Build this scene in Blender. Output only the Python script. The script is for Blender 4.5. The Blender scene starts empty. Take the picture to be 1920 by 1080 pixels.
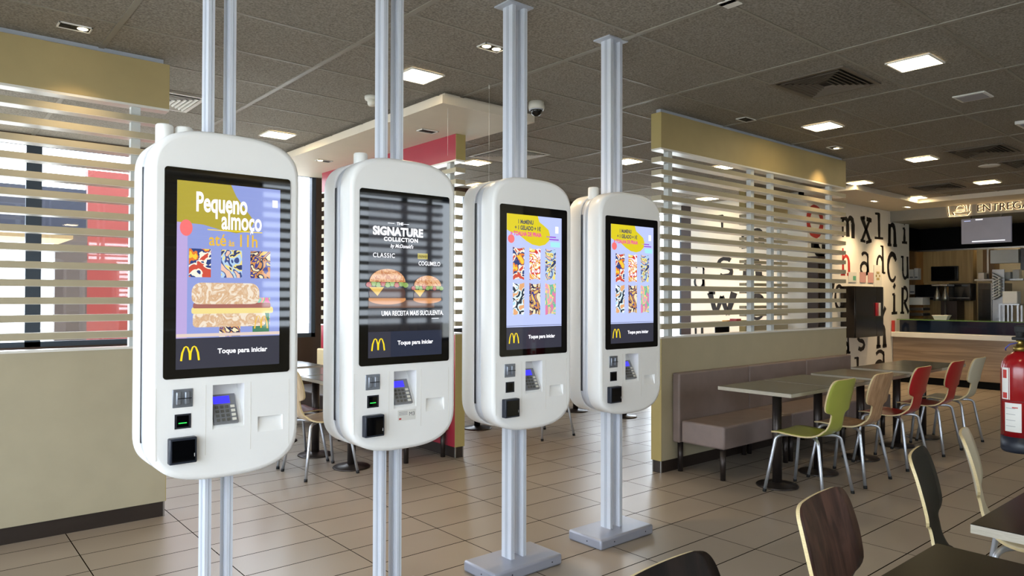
import bpy, bmesh, math, random
from mathutils import Vector, Matrix
random.seed(7)
C = bpy.context.scene.collection
S = bpy.context.scene
PI = math.pi

# ------------------------------------------------------------------ camera
def make_camera():
    cd = bpy.data.cameras.new('camera'); cam = bpy.data.objects.new('camera', cd); C.objects.link(cam)
    f, yaw, pit, rol = 1337.9, .86835, .0125, .0025
    F = Vector((math.cos(yaw)*math.cos(pit), math.sin(yaw)*math.cos(pit), math.sin(pit)))
    R = Vector((math.sin(yaw), -math.cos(yaw), 0)); U = R.cross(F)
    c, s = math.cos(rol), math.sin(rol)
    R2 = c*R+s*U; U2 = -s*R+c*U
    m = Matrix((R2, U2, -F)).transposed().to_4x4(); m.translation = (0, 0, 1.45)
    cam.matrix_world = m
    cd.sensor_width = 36; cd.lens = f*36/1920; cd.clip_end = 200; cd.clip_start = .02
    S.camera = cam
make_camera()

# ------------------------------------------------------------------ world, light, exposure
S.view_settings.view_transform = 'Standard'; S.view_settings.look = 'None'
S.view_settings.gamma = 1; S.view_settings.use_curve_mapping = False
S.view_settings.exposure = 0.55
S.cycles.use_denoising = True
S.cycles.max_bounces = 8; S.cycles.diffuse_bounces = 4; S.cycles.glossy_bounces = 4
S.cycles.sample_clamp_indirect = 8
w = bpy.data.worlds.new('sky'); S.world = w; w.use_nodes = True
bg = w.node_tree.nodes['Background']; bg.inputs[0].default_value = (.80, .90, 1.0, 1); bg.inputs[1].default_value = 6.4
LAMP = 19.0          # glow of the square downlights

def portal(loc, rot, sx, sy):
    l = bpy.data.lights.new('window_daylight', 'AREA'); l.shape = 'RECTANGLE'; l.size = sx; l.size_y = sy
    l.cycles.is_portal = True
    o = bpy.data.objects.new('window_daylight', l); C.objects.link(o); o.location = loc; o.rotation_euler = rot
# the three glazed sides of the room: towards -Y (far windows), +X (left glazing), +Y (behind the viewer)
portal((1.2, 8.27, 2.0), (-PI/2, 0, 0), 5.3, 2.1)
portal((5.45, 8.27, 2.0), (-PI/2, 0, 0), 1.5, 2.1)
portal((9.35, 8.27, 2.0), (-PI/2, 0, 0), 1.3, 2.1)
portal((-1.77, .55, 1.6), (0, -PI/2, 0), 2.7, 6.7)
portal((-1.77, 6.55, 1.6), (0, -PI/2, 0), 2.7, 2.5)
portal((4.85, -3.17, 1.85), (PI/2, 0, 0), 3.1, 2.1)

# ------------------------------------------------------------------ materials
def lin(h):
    if not isinstance(h, str): return tuple(h)+(1,)
    v = [int(h[i:i+2], 16)/255 for i in (0, 2, 4)]
    return tuple(((x+.055)/1.055)**2.4 if x > .04045 else x/12.92 for x in v)+(1,)
MATS = {}
def mat(name, col, rough=.5, metal=0, var=.04, scale=6, bump=0, emit=None, es=0, spec=.5, coat=0, stretch=None, alpha=1):
    if name in MATS: return MATS[name]
    m = bpy.data.materials.new(name); m.use_nodes = True; nt = m.node_tree; N = nt.nodes; L = nt.links
    b = N['Principled BSDF']; b.inputs['Roughness'].default_value = rough; b.inputs['Metallic'].default_value = metal
    b.inputs['Specular IOR Level'].default_value = spec; b.inputs['Coat Weight'].default_value = coat
    b.inputs['Coat Roughness'].default_value = .03
    c = lin(col)
    tc = N.new('ShaderNodeTexCoord'); mp = N.new('ShaderNodeMapping'); nz = N.new('ShaderNodeTexNoise')
    L.new(tc.outputs['Object'], mp.inputs[0]); L.new(mp.outputs[0], nz.inputs['Vector'])
    if stretch: mp.inputs['Scale'].default_value = stretch
    nz.inputs['Scale'].default_value = scale; nz.inputs['Detail'].default_value = 4
    rp = N.new('ShaderNodeValToRGB'); L.new(nz.outputs['Fac'], rp.inputs[0])
    rp.color_ramp.elements[0].position = .3; rp.color_ramp.elements[1].position = .7
    rp.color_ramp.elements[0].color = tuple(x*(1-var) for x in c[:3])+(1,)
    rp.color_ramp.elements[1].color = tuple(min(1, x*(1+var)) for x in c[:3])+(1,)
    L.new(rp.outputs[0], b.inputs['Base Color'])
    if bump:
        bp = N.new('ShaderNodeBump'); bp.inputs['Strength'].default_value = bump; bp.inputs['Distance'].default_value = .003
        L.new(nz.outputs['Fac'], bp.inputs['Height']); L.new(bp.outputs[0], b.inputs['Normal'])
    if emit is not None:
        b.inputs['Emission Color'].default_value = lin(emit); b.inputs['Emission Strength'].default_value = es
    if alpha < 1: b.inputs['Alpha'].default_value = alpha
    MATS[name] = m; return m

def mat_wood(name, c1, c2, rough=.35, axis='Z', scale=2.2, coat=0, spec=.5):
    if name in MATS: return MATS[name]
    m = mat(name, c1, rough, coat=coat, spec=spec); nt = m.node_tree; N = nt.nodes; L = nt.links
    mp = [n for n in N if n.type == 'MAPPING'][0]; nz = [n for n in N if n.type == 'TEX_NOISE'][0]
    st = {'Z': (14, 14, .7), 'X': (.7, 14, 14), 'Y': (14, .7, 14)}[axis]
    mp.inputs['Scale'].default_value = st; nz.inputs['Scale'].default_value = scale; nz.inputs['Detail'].default_value = 7
    nz.inputs['Distortion'].default_value = .6
    rp = [n for n in N if n.type == 'VALTORGB'][0]
    rp.color_ramp.elements[0].color = lin(c1); rp.color_ramp.elements[1].color = lin(c2)
    rp.color_ramp.elements[0].position = .36; rp.color_ramp.elements[1].position = .64
    return m

def mat_floor():
    m = bpy.data.materials.new('floor_tiles'); m.use_nodes = True; N = m.node_tree.nodes; L = m.node_tree.links
    b = N['Principled BSDF']
    g = N.new('ShaderNodeNewGeometry'); sp = N.new('ShaderNodeSeparateXYZ'); L.new(g.outputs['Position'], sp.inputs[0])
    def mth(op, a, b_=None):
        n = N.new('ShaderNodeMath'); n.operation = op
        for i, v in enumerate((a, b_)):
            if v is None: continue
            if isinstance(v, (int, float)): n.inputs[i].default_value = v
            else: L.new(v, n.inputs[i])
        return n.outputs[0]
    def cell(out, off, size):
        q = mth('DIVIDE', mth('SUBTRACT', out, off), size)
        fr = mth('FRACT', mth('ADD', q, 200)); fl = mth('FLOOR', q)
        d = mth('MULTIPLY', mth('MINIMUM', fr, mth('SUBTRACT', 1, fr)), size)
        return d, fl
    dx, fx = cell(sp.outputs['X'], .748, .5985)
    dy, fy = cell(sp.outputs['Y'], 2.245, .2965)
    gx = mth('LESS_THAN', dx, .0028); gy = mth('LESS_THAN', dy, .0036)
    gr = mth('MAXIMUM', gx, gy)
    cm = N.new('ShaderNodeCombineXYZ'); L.new(fx, cm.inputs[0]); L.new(fy, cm.inputs[1])
    wn = N.new('ShaderNodeTexWhiteNoise'); wn.noise_dimensions = '2D'; L.new(cm.outputs[0], wn.inputs['Vector'])
    nz = N.new('ShaderNodeTexNoise'); nz.inputs['Scale'].default_value = 2.2; nz.inputs['Detail'].default_value = 1.5
    L.new(g.outputs['Position'], nz.inputs['Vector'])
    v = mth('ADD', mth('MULTIPLY', wn.outputs['Value'], .14), mth('MULTIPLY', nz.outputs['Fac'], .38))
    rp = N.new('ShaderNodeValToRGB'); L.new(v, rp.inputs[0])
    rp.color_ramp.elements[0].position = .15; rp.color_ramp.elements[0].color = lin('8F8477')
    rp.color_ramp.elements[1].position = .6; rp.color_ramp.elements[1].color = lin('A3978A')
    mx = N.new('ShaderNodeMix'); mx.data_type = 'RGBA'; L.new(gr, mx.inputs[0]); L.new(rp.outputs[0], mx.inputs[6]); mx.inputs[7].default_value = lin('1A130E')
    L.new(mx.outputs[2], b.inputs['Base Color'])
    r = mth('ADD', mth('MULTIPLY', nz.outputs['Fac'], .05), .30); r2 = mth('MAXIMUM', r, mth('MULTIPLY', gr, .8)); L.new(r2, b.inputs['Roughness'])
    L.new(mth('MULTIPLY', mth('SUBTRACT', 1, gr), .33), b.inputs['Specular IOR Level'])
    return m

def mat_ceiling():
    m = mat('ceiling_fibre', '55514A', .95, var=.0); N = m.node_tree.nodes; L = m.node_tree.links
    nz = [n for n in N if n.type == 'TEX_NOISE'][0]; nz.inputs['Scale'].default_value = 85; nz.inputs['Detail'].default_value = 5
    rp = [n for n in N if n.type == 'VALTORGB'][0]
    rp.color_ramp.elements[0].color = lin('6E6860'); rp.color_ramp.elements[1].color = lin('A29B90')
    bp = N.new('ShaderNodeBump'); bp.inputs['Strength'].default_value = .5; bp.inputs['Distance'].default_value = .004
    L.new(nz.outputs['Fac'], bp.inputs['Height']); L.new(bp.outputs[0], N['Principled BSDF'].inputs['Normal'])
    return m

def mat_glass(name='window_glass', tint=(1, 1, 1, 1), gl=.06):
    if name in MATS: return MATS[name]
    m = bpy.data.materials.new(name); m.use_nodes = True; N = m.node_tree.nodes; L = m.node_tree.links
    N.remove(N['Principled BSDF']); t = N.new('ShaderNodeBsdfTransparent'); t.inputs[0].default_value = tint
    g = N.new('ShaderNodeBsdfGlossy'); g.inputs['Roughness'].default_value = .02
    x = N.new('ShaderNodeMixShader'); x.inputs[0].default_value = gl
    L.new(t.outputs[0], x.inputs[1]); L.new(g.outputs[0], x.inputs[2]); L.new(x.outputs[0], N['Material Output'].inputs[0])
    MATS[name] = m; return m

def M(k): return MATS[k]
mat('tan_laminate', 'ACA288', .55, var=.03); mat('tan_header', 'A9976A', .55, var=.03)
mat('tan_edge', 'A8975F', .5, var=.03)
mat('white_lacquer', 'EDEDEA', .28, var=.01)
mat('cap_white', 'DDDAD2', .25, var=.02)
mat('post_white', 'C9CDCB', .35, var=.02)
mat('kiosk_white', 'EFEFEE', .3, var=.008)
mat('aluminium', 'D3D8E2', .38, .15, var=.02)
mat('aluminium_plain', 'B9BFCA', .4, .2, var=.02)
mat('base_grey', '9FA3B2', .4, .25, var=.03)
mat('dark_skirting', '2B221D', .4)
mat('steel_trim', 'B8B8B8', .25, .9)
mat('slot_dark', '10131F', .5)
mat('screen_black', '050608', .03, spec=.6)
mat('red_panel', 'A02A3C', .35, var=.03)
mat('soffit_white', 'D8CDBB', .6, var=.02)
mat('frame_dark', '3E4956', .4, .1)
mat('brown_wall', '3B2A22', .5)
mat('bench_taupe', '80716C', .5, var=.07, scale=9, bump=.1)
mat('bench_cream', 'CDB990', .5, var=.05)
mat('bench_brown', '2A1E18', .5)
mat('metal_dark', '3A3330', .35, .6)
mat('chrome', 'C4C9D2', .34, .8, var=.02)
mat('rubber', '0E0E10', .7)
mat('ply_edge', 'C9B689', .5, var=.12, scale=60, stretch=(1, 1, 8))
mat('ply_edge_grey', 'ACA596', .5, var=.12, scale=30, stretch=(1, 1, 12))
mat('green_lam', 'A6AC4A', .3, var=.03, coat=.2)
mat('red_lam', 'A8101A', .28, var=.03, coat=.3)
mat('cream_lam', 'CBC4AC', .35, var=.03, coat=.2)
mat('black_lam', '08090B', .5, spec=.12)
mat('maroon_lam', '6E2B3C', .3, coat=.3)
mat_wood('walnut_dark', '15100E', '261D19', .5, spec=.2)
mat_wood('walnut', '35231F', '5C4037', .42, spec=.3)
mat_wood('oak_light', '9A7654', 'BB9774', .35)
mat_wood('oak_tan', 'A38C6E', 'BBA486', .35)
mat_wood('table_grey', '4E4B43', '5E5A50', .2, 'Y')
mat_wood('table_dark', '0B0805', '120C07', .3, 'Y', .8, spec=.08)
mat_wood('counter_wood', '86705A', 'A58C72', .4, 'Y', 1.4)
mat_wood('kitchen_wood', 'A88753', 'BE9C66', .45, 'Z', 1.2)
mat_wood('kitchen_wood_dark', '7A5A34', '8E6B40', .45, 'Z', 1.2)
mat('navy_gloss', '0B1526', .12, coat=.4)
mat('black_matt', '060606', .7, spec=.15)
mat('appliance_black', '0C0F14', .2, coat=.2)
mat('steel', '9A9A9A', .28, .9)
mat('steel_dark', '3E3833', .25, .85, stretch=(.5, .5, 30), var=.15)
mat('paper', 'DAD9D4', .7)
mat('bulkhead', '8E8B83', .5, var=.02)
mat('letter_black', '1A1413', .6, var=.2)
mat('letter_red', 'B8342F', .6, var=.1)
mat('letter_wall', 'F0ECE4', .7, var=.02)
mat('ext_red', '8C0A12', .22, coat=.3)
mat('ext_dark', '1B2230', .4)
mat('brass', 'A08A4A', .3, .9)
mat('lamp_glow', 'FFFFFF', .5, emit=(1.0, .80, .46), es=LAMP, var=0)
mat('spot_glow', 'FFFFFF', .5, emit=(1.0, .78, .42), es=9, var=0)
mat('sign_glow', 'FFFFFF', .5, emit=(1.0, .68, .32), es=2.2, var=0)
mat('sign_face', '2E2019', .4)
mat('vent_grey', '6E655A', .5, .2)
mat('vent_white', 'E4E2DC', .5)
mat('vent_dark', '17130F', .7)
mat('white_plastic', 'DCD9CE', .4)
mat('reader_grey', '878C95', .3, .6); mat('pin_grey', '7E8086', .4, .3)
mat('key_grey', '54544F', .5)
mat('tbar', '8B857A', .5, var=.03)
mat('wall_plain', 'B3AB9B', .7)
mat('pavement', 'C8C4BA', .9, var=.08)
mat('awning_dark', '141A2C', .6)
mat('totem_red', '74251C', .6)
mat('totem_brown', '40342E', .6)
mat('canopy_tan', 'D9B98A', .6)
mat_glass()

def disp(name, col, s=1.0):
    """a patch of a lit screen behind gloss"""
    k = 'display_'+name
    if k in MATS: return MATS[k]
    c = lin(col); m = mat(k, (0.01, .01, .012), .04, emit=c[:3], es=s, var=0)
    return m
def disp_noise(name, cols, scale=40, s=.9, soft=False):
    """a patch of a lit screen with a busy printed pattern in several colours"""
    k = 'display_'+name
    if k in MATS: return MATS[k]
    m = disp(name, cols[0], s); N = m.node_tree.nodes; L = m.node_tree.links
    tc = N.new('ShaderNodeTexCoord'); v = N.new('ShaderNodeTexNoise'); v.inputs['Scale'].default_value = scale
    v.inputs['Detail'].default_value = 1.5; v.inputs['Distortion'].default_value = 2.5
    L.new(tc.outputs['Object'], v.inputs['Vector']); r = N.new('ShaderNodeValToRGB'); r.color_ramp.interpolation = 'LINEAR' if soft else 'CONSTANT'
    n = len(cols); e = r.color_ramp.elements
    e[0].position = 0; e[0].color = lin(cols[0]); e[1].position = .36; e[1].color = lin(cols[1])
    for i in range(2, n):
        q = e.new(.36+.30*(i-1)/(n-1)); q.color = lin(cols[i])
    L.new(v.outputs['Fac'], r.inputs[0]); L.new(r.outputs[0], N['Principled BSDF'].inputs['Emission Color'])
    return m

# ------------------------------------------------------------------ mesh helpers
class MB:
    def __init__(s): s.bm = bmesh.new(); s.mats = []
    def mi(s, m):
        if isinstance(m, str): m = MATS[m]
        if m not in s.mats: s.mats.append(m)
        return s.mats.index(m)
    def face(s, vs, m, smooth=False):
        try: f = s.bm.faces.new(vs)
        except ValueError: return None
        f.material_index = s.mi(m); f.smooth = smooth; return f
    def box(s, x0, x1, y0, y1, z0, z1, m, bev=0):
        v = [s.bm.verts.new((x, y, z)) for x in (x0, x1) for y in (y0, y1) for z in (z0, z1)]
        fs = [s.face([v[i] for i in q], m) for q in ((0, 1, 3, 2), (4, 6, 7, 5), (0, 4, 5, 1), (2, 3, 7, 6), (0, 2, 6, 4), (1, 5, 7, 3))]
        if bev:
            es = list({e for f in fs for e in f.edges})
            r = bmesh.ops.bevel(s.bm, geom=es, offset=bev, segments=2, affect='EDGES', profile=.5)
            k = s.mi(m)
            for f in r['faces']: f.material_index = k; f.smooth = True
        return s
    def ring(s, pts): return [s.bm.verts.new(p) for p in pts]
    def loft(s, rings, m, close=True, cap=True, smooth=True, capm=None):
        R = [s.ring(r) for r in rings]; n = len(R[0])
        for a, b in zip(R, R[1:]):
            for i in range(n if close else n-1):
                s.face([a[i], a[(i+1) % n], b[(i+1) % n], b[i]], m, smooth)
        if cap:
            s.face(R[0][::-1], capm or m); s.face(R[-1], capm or m)
        return s
    def cyl(s, p0, p1, r, m, n=20, r1=None, cap=True, smooth=True):
        p0, p1 = Vector(p0), Vector(p1); d = (p1-p0).normalized()
        a = d.orthogonal().normalized(); b = d.cross(a); r1 = r if r1 is None else r1
        f = lambda p, q: [p+(a*math.cos(2*PI*i/n)+b*math.sin(2*PI*i/n))*q for i in range(n)]
        return s.loft([f(p0, r), f(p1, r1)], m, cap=cap, smooth=smooth)
    def lathe(s, prof, m, c=(0, 0, 0), n=28):
        rings = [[(c[0]+r*math.cos(2*PI*i/n), c[1]+r*math.sin(2*PI*i/n), c[2]+z) for i in range(n)] for r, z in prof]
        return s.loft(rings, m)
    def tube(s, pts, r, m, n=10):
        pts = [Vector(p) for p in pts]; rings = []; a = None
        for i, p in enumerate(pts):
            d = (pts[min(i+1, len(pts)-1)]-pts[max(i-1, 0)]).normalized()
            a = d.orthogonal().normalized() if a is None else (a-d*a.dot(d)).normalized()
            b = d.cross(a); rings.append([p+(a*math.cos(2*PI*k/n)+b*math.sin(2*PI*k/n))*r for k in range(n)])
        return s.loft(rings, m)
    def poly(s, pts, m):   # flat polygon (triangulated, may be concave)
        vs = [s.bm.verts.new(p) for p in pts]; f = s.face(vs, m)
        if f and len(pts) > 4: bmesh.ops.triangulate(s.bm, faces=[f])
        return s
    def extr(s, pts, d, m):
        """prism: outline pts pushed along vector d"""
        d = Vector(d); a = [Vector(p) for p in pts]
        A = s.ring(a); B = s.ring([p+d for p in a]); n = len(A)
        for i in range(n): s.face([A[i], A[(i+1) % n], B[(i+1) % n], B[i]], m)
        fs = [s.face(A[::-1], m), s.face(B, m)]
        if n > 4: bmesh.ops.triangulate(s.bm, faces=[f for f in fs if f])
        return s
    def obj(s, name, parent=None, recalc=True):
        if recalc: bmesh.ops.recalc_face_normals(s.bm, faces=s.bm.faces)
        me = bpy.data.meshes.new(name); s.bm.to_mesh(me); s.bm.free()
        for m in s.mats: me.materials.append(m)
        o = bpy.data.objects.new(name, me); C.objects.link(o)
        if parent: o.parent = parent
        return o

def tag(o, label=None, cat=None, group=None, kind=None):
    if label: o['label'] = label
    if cat: o['category'] = cat
    if group: o['group'] = group
    if kind: o['kind'] = kind
    return o
def thing(name, label, cat, loc=(0, 0, 0), rz=0, group=None):
    o = bpy.data.objects.new(name, None); C.objects.link(o); o.location = loc; o.rotation_euler = (0, 0, rz); o.empty_display_size = .1
    return tag(o, label, cat, group, 'thing')
def struct(o): return tag(o, kind='structure')
def dup(root, loc, rz=None, label=None, parent=None):
    r = root.copy(); C.objects.link(r); r.location = loc
    if rz is not None: r.rotation_euler = (0, 0, rz)
    if label: r['label'] = label
    def kids(a, b):
        for ch in list(a.children):
            c = ch.copy(); C.objects.link(c); c.parent = b; kids(ch, c)
    kids(root, r); return r
def boolean_cut(o, cutters):
    """cut the given cutter objects out of o and bake the result"""
    for c in cutters:
        md = o.modifiers.new('cut', 'BOOLEAN'); md.object = c; md.operation = 'DIFFERENCE'; md.solver = 'EXACT'
    dg = bpy.context.evaluated_depsgraph_get(); me = bpy.data.meshes.new_from_object(o.evaluated_get(dg))
    o.modifiers.clear(); o.data = me
    for c in cutters: bpy.data.objects.remove(c)

def text_mesh(mb, txt, size, place, m, squeeze=1, bold=0, align='LEFT', depth=0, shear=0, space=1):
    """set text (Blender's built-in font) into mb; place(u, v, d) -> world point"""
    cu = bpy.data.curves.new('t', 'FONT'); cu.body = txt; cu.size = size; cu.align_x = align; cu.offset = bold; cu.shear = shear
    cu.extrude = depth; cu.resolution_u = 4; cu.space_character = space
    o = bpy.data.objects.new('t', cu); C.objects.link(o); dg = bpy.context.evaluated_depsgraph_get(); dg.update()
    me = bpy.data.meshes.new_from_object(o.evaluated_get(dg)); bpy.data.objects.remove(o); bpy.data.curves.remove(cu)
    k = mb.mi(m); vs = [mb.bm.verts.new(place(v.co.x*squeeze, v.co.y, v.co.z)) for v in me.vertices]
    for p in me.polygons:
        try: f = mb.bm.faces.new([vs[i] for i in p.vertices]); f.material_index = k
        except ValueError: pass
    bpy.data.meshes.remove(me)

def stroke(mb, pts, w_, place, m, depth=0):
    """flat brush stroke through 2-D pts with width(s) w_"""
    P = [Vector(p) for p in pts]; n = len(P); ws = w_ if isinstance(w_, (list, tuple)) else [w_]*n
    L_, R_ = [], []
    for i, p in enumerate(P):
        d = (P[min(i+1, n-1)]-P[max(i-1, 0)]).normalized(); q = Vector((-d.y, d.x))
        L_.append(p+q*ws[i]/2); R_.append(p-q*ws[i]/2)
    for i in range(n-1):
        quad = [L_[i], L_[i+1], R_[i+1], R_[i]]
        if depth == 0: mb.face([mb.bm.verts.new(place(a.x, a.y, 0)) for a in quad], m)
        else:
            A = [mb.bm.verts.new(place(a.x, a.y, 0)) for a in quad]; B = [mb.bm.verts.new(place(a.x, a.y, depth)) for a in quad]
            mb.face(A, m); mb.face(B[::-1], m)
            for j in range(4): mb.face([A[j], A[(j+1) % 4], B[(j+1) % 4], B[j]], m)
def arc(cx, cy, rx, ry, a0, a1, n=14):
    return [(cx+rx*math.cos(math.radians(a0+(a1-a0)*i/n)), cy+ry*math.sin(math.radians(a0+(a1-a0)*i/n))) for i in range(n+1)]

# ------------------------------------------------------------------ room shell
ZC = 3.02; X0, X1, Y0, Y1 = -1.8, 16.2, -3.2, 8.3
m = MB(); m.box(X0-.2, X1+.2, Y0-.2, Y1+.2, -.12, 0, mat_floor()); struct(m.obj('floor'))
m = MB(); m.box(X0-.2, X1+.2, Y0-.2, Y1+.2, ZC, ZC+.12, mat_ceiling())
gx = [2.112+1.195*k for k in range(-5, 12)]
gy = [2.76+.6125*k for k in range(-11, 10)]
for x in gx: m.box(x-.016, x+.016, Y0, Y1, ZC-.006, ZC+.001, 'tbar')
for y in gy: m.box(X0, X1, y-.009, y+.009, ZC-.004, ZC+.001, 'tbar')
struct(m.obj('ceiling'))

def win_wall(name, axis, pos, a0, a1, zs, zt, panes, cm, th=.12, out=1):
    """wall along X (axis='X') or Y at pos, with a low wall below zs, a beam above zt; panes = list of (b0,b1) openings"""
    m = MB()
    def bx(u0, u1, z0, z1, mm):
        p0, p1 = (pos, pos+th*out) if out > 0 else (pos+th*out, pos)
        if axis == 'X': m.box(u0, u1, p0, p1, z0, z1, mm)
        else: m.box(p0, p1, u0, u1, z0, z1, mm)
    if zs > 0: bx(a0, a1, 0, zs, cm)
    if zt < ZC: bx(a0, a1, zt, ZC, cm)
    u = a0
    for b0, b1 in panes:
        if b0 > u+.001: bx(u, b0, zs, zt, cm)
        u = b1
    if u < a1-.001: bx(u, a1, zs, zt, cm)
    struct(m.obj(name))
WN = [0]
def window(axis, pos, b0, b1, z0, z1, mull, fw=.05, out=1):
    WN[0] += 1
    m = MB(); p0, p1 = sorted((pos+.02*out, pos+.09*out))
    def bx(u0, u1, a, b):
        if axis == 'X': m.box(u0, u1, p0, p1, a, b, 'frame_dark')
        else: m.box(p0, p1, u0, u1, a, b, 'frame_dark')
    bx(b0, b1, z0, z0+fw); bx(b0, b1, z1-fw, z1); bx(b0, b0+fw, z0, z1); bx(b1-fw, b1, z0, z1)
    for u, ww in mull: bx(u-ww/2, u+ww/2, z0, z1)
    fr = struct(m.obj('window_%d' % WN[0]))
    g = MB(); c = pos+.055*out
    if axis == 'X': g.box(b0+fw, b1-fw, c-.004, c+.004, z0+fw, z1-fw, 'window_glass')
    else: g.box(c-.004, c+.004, b0+fw, b1-fw, z0+fw, z1-fw, 'window_glass')
    g.obj('pane', fr)
# far window wall
win_wall('wall_back', 'X', Y1, X0, 10.1, .95, 2.97, [(-1.5, 3.85), (4.7, 6.2), (8.7, 10.0)], 'brown_wall')  # solid middle stretch put in to block window glare on the floor
window('X', Y1, -1.5, 3.85, .95, 2.97, [(-.6, .1), (.93, .13), (2.6, .08)])
window('X', Y1, 4.7, 6.2, .95, 2.97, [(5.5, .06)])
window('X', Y1, 8.7, 10.0, .95, 2.97, [(9.3, .06)])
# left glazing (outside the frame, lets the daylight in)
win_wall('wall_left', 'Y', X0, Y0, Y1, .25, 2.9, [(-2.8, 3.9), (5.3, 7.8)], 'wall_plain', out=-1)
window('Y', X0, -2.8, 3.9, .25, 2.9, [(k, .07) for k in (-.9, 1.0, 2.4)], out=-1)
window('Y', X0, 5.3, 7.8, .25, 2.9, [(6.5, .07)], out=-1)
# wall behind the viewer, with its own windows
win_wall('wall_front', 'X', Y0, X0, X1, .8, 2.9, [(3.3, 6.4)], 'wall_plain', out=-1)
window('X', Y0, 3.3, 6.4, .8, 2.9, [(4.3, .07), (5.4, .07)], out=-1)
m = MB(); m.box(X1, X1+.12, Y0, 5.6, 0, ZC, 'wall_plain'); struct(m.obj('wall_right'))
# outside ground
m = MB(); m.box(-30, 40, -30, 40, -.3, -.14, 'pavement'); struct(m.obj('ground'))

# letter walls -------------------------------------------------------
YW, XW = 5.2, 10.1
GL = {  # strokes of typewriter style letters in a 1x1 cell: (points, width[s])
 'i': [([(.5, .05), (.52, .62)], [.26, .2]), ([(.3, .62), (.56, .64)], .09), ([(.2, .04), (.85, .05)], .12), ([(.45, .82), (.62, .95)], .2)],
 'l': [([(.55, .04), (.52, .97)], [.18, .24]), ([(.15, .95), (.6, .96)], .09), ([(.1, .04), (.95, .05)], .09)],
 'm': [([(.2, .06), (.18, .8)], [.12, .1]), (arc(.35, .6, .17, .22, 170, 0, 8)+[(.54, .1)], [.09]*8+[.16, .2]), (arc(.72, .6, .18, .26, 170, 0, 8)+[(.9, .06)], [.09]*8+[.16, .22]), ([(.05, .8), (.25, .82)], .08)],
 'n': [([(.22, .06), (.25, .85)], [.24, .2]), (arc(.5, .55, .25, .28, 160, 0, 8)+[(.78, .08)], [.12]*8+[.2, .26]), ([(.05, .06), (.42, .06)], .12), ([(.6, .06), (.97, .06)], .12)],
 'h': [([(.22, .04), (.2, .98)], [.2, .1]), (arc(.48, .45, .26, .26, 160, 0, 8)+[(.76, .05)], [.1]*8+[.14, .2]), ([(.02, .05), (.4, .04)], .1), ([(.58, .05), (.98, .04)], .12)],
 'x': [([(.12, .06), (.86, .95)], [.16, .14]), ([(.15, .95), (.85, .08)], [.26, .2]), ([(.0, .06), (.42, .04)], .1), ([(.5, .0), (1.0, .1)], .12), ([(0, .93), (.4, .97)], .12), ([(.55, .93), (1.0, .9)], .16)],
 'a': [(arc(.45, .28, .34, .26, 0, 360, 16), .15), ([(.8, .02), (.8, .95)], [.22, .1]), (arc(.5, .75, .32, .22, 0, 150, 8), .12), ([(.8, .05), (1.0, .06)], .1)],
 'd': [(arc(.4, .32, .3, .3, 30, 300, 14), .14), ([(.75, .02), (.72, 1.0)], [.24, .14]), ([(.5, .98), (.8, .97)], .07), ([(.75, .03), (1.0, .04)], .08)],
 'c': [(arc(.5, .5, .38, .45, 50, 320, 16), [.2]+[.16]*15+[.1]), ([(.7, .78), (.85, .86)], .2)],
 'o': [(arc(.5, .5, .38, .44, 0, 360, 18), .17)],
 'u': [([(.2, .95), (.22, .35)], [.14, .18]), (arc(.5, .35, .28, .3, 180, 350, 10), .14), ([(.8, .05), (.78, .98)], [.24, .18]), ([(0, .95), (.3, .95)], .1)],
 'R': [([(.25, .05), (.3, .95)], [.16, .2]), (arc(.5, .7, .3, .25, 110, -100, 10), .14), ([(.45, .45), (.9, .05)], [.14, .18]), ([(.05, .05), (.45, .05)], .08)],
 'v': [([(.1, .95), (.5, .05)], [.26, .1]), ([(.5, .05), (.9, .95)], [.1, .2])],
 's': [(arc(.5, .72, .3, .22, 30, 250, 9)+arc(.5, .27, .32, .23, 70, -140, 9), .17)],
 'w': [([(.05, .95), (.28, .05)], [.2, .12]), ([(.28, .05), (.5, .8)], [.12, .14]), ([(.5, .8), (.72, .05)], .14), ([(.72, .05), (.95, .95)], [.12, .22]), ([(0, .95), (.25, .93)], .1)],
}
def letter(mb, ch, u0, u1, v0, v1, place, m):
    for pts, wd in GL[ch]:
        P = []
        for i in range(len(pts)-1):       # subdivide with a little jitter, for the worn typewriter outline
            (a, b), (c, d) = pts[i], pts[i+1]; k = 3 if len(pts) < 5 else 1
            for j in range(k): P.append((a+(c-a)*j/k, b+(d-b)*j/k))
        P.append(pts[-1]); n = len(P)
        W = [wd]*n if not isinstance(wd, list) else [wd[0]+(wd[-1]-wd[0])*i/(n-1) for i in range(n)]
        W = [1.08*x*(u1-u0)*(1+random.uniform(-.16, .16)) for x in W]
        Q = [(u0+(u1-u0)*x, v0+(v1-v0)*y) for x, y in P]
        stroke(mb, Q, W, place, m, .002)
wl = MB(); wl.box(XW, 13.8, YW, YW+.14, 0, 2.95, 'letter_wall')
wl.box(XW, 13.8, YW-.004, YW+.14, 2.95, ZC, 'black_matt')
wlo = struct(wl.obj('wall_right_lettered'))
lt = MB(); pl = lambda u, v, d: (u, YW-.001-d, v)
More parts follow.
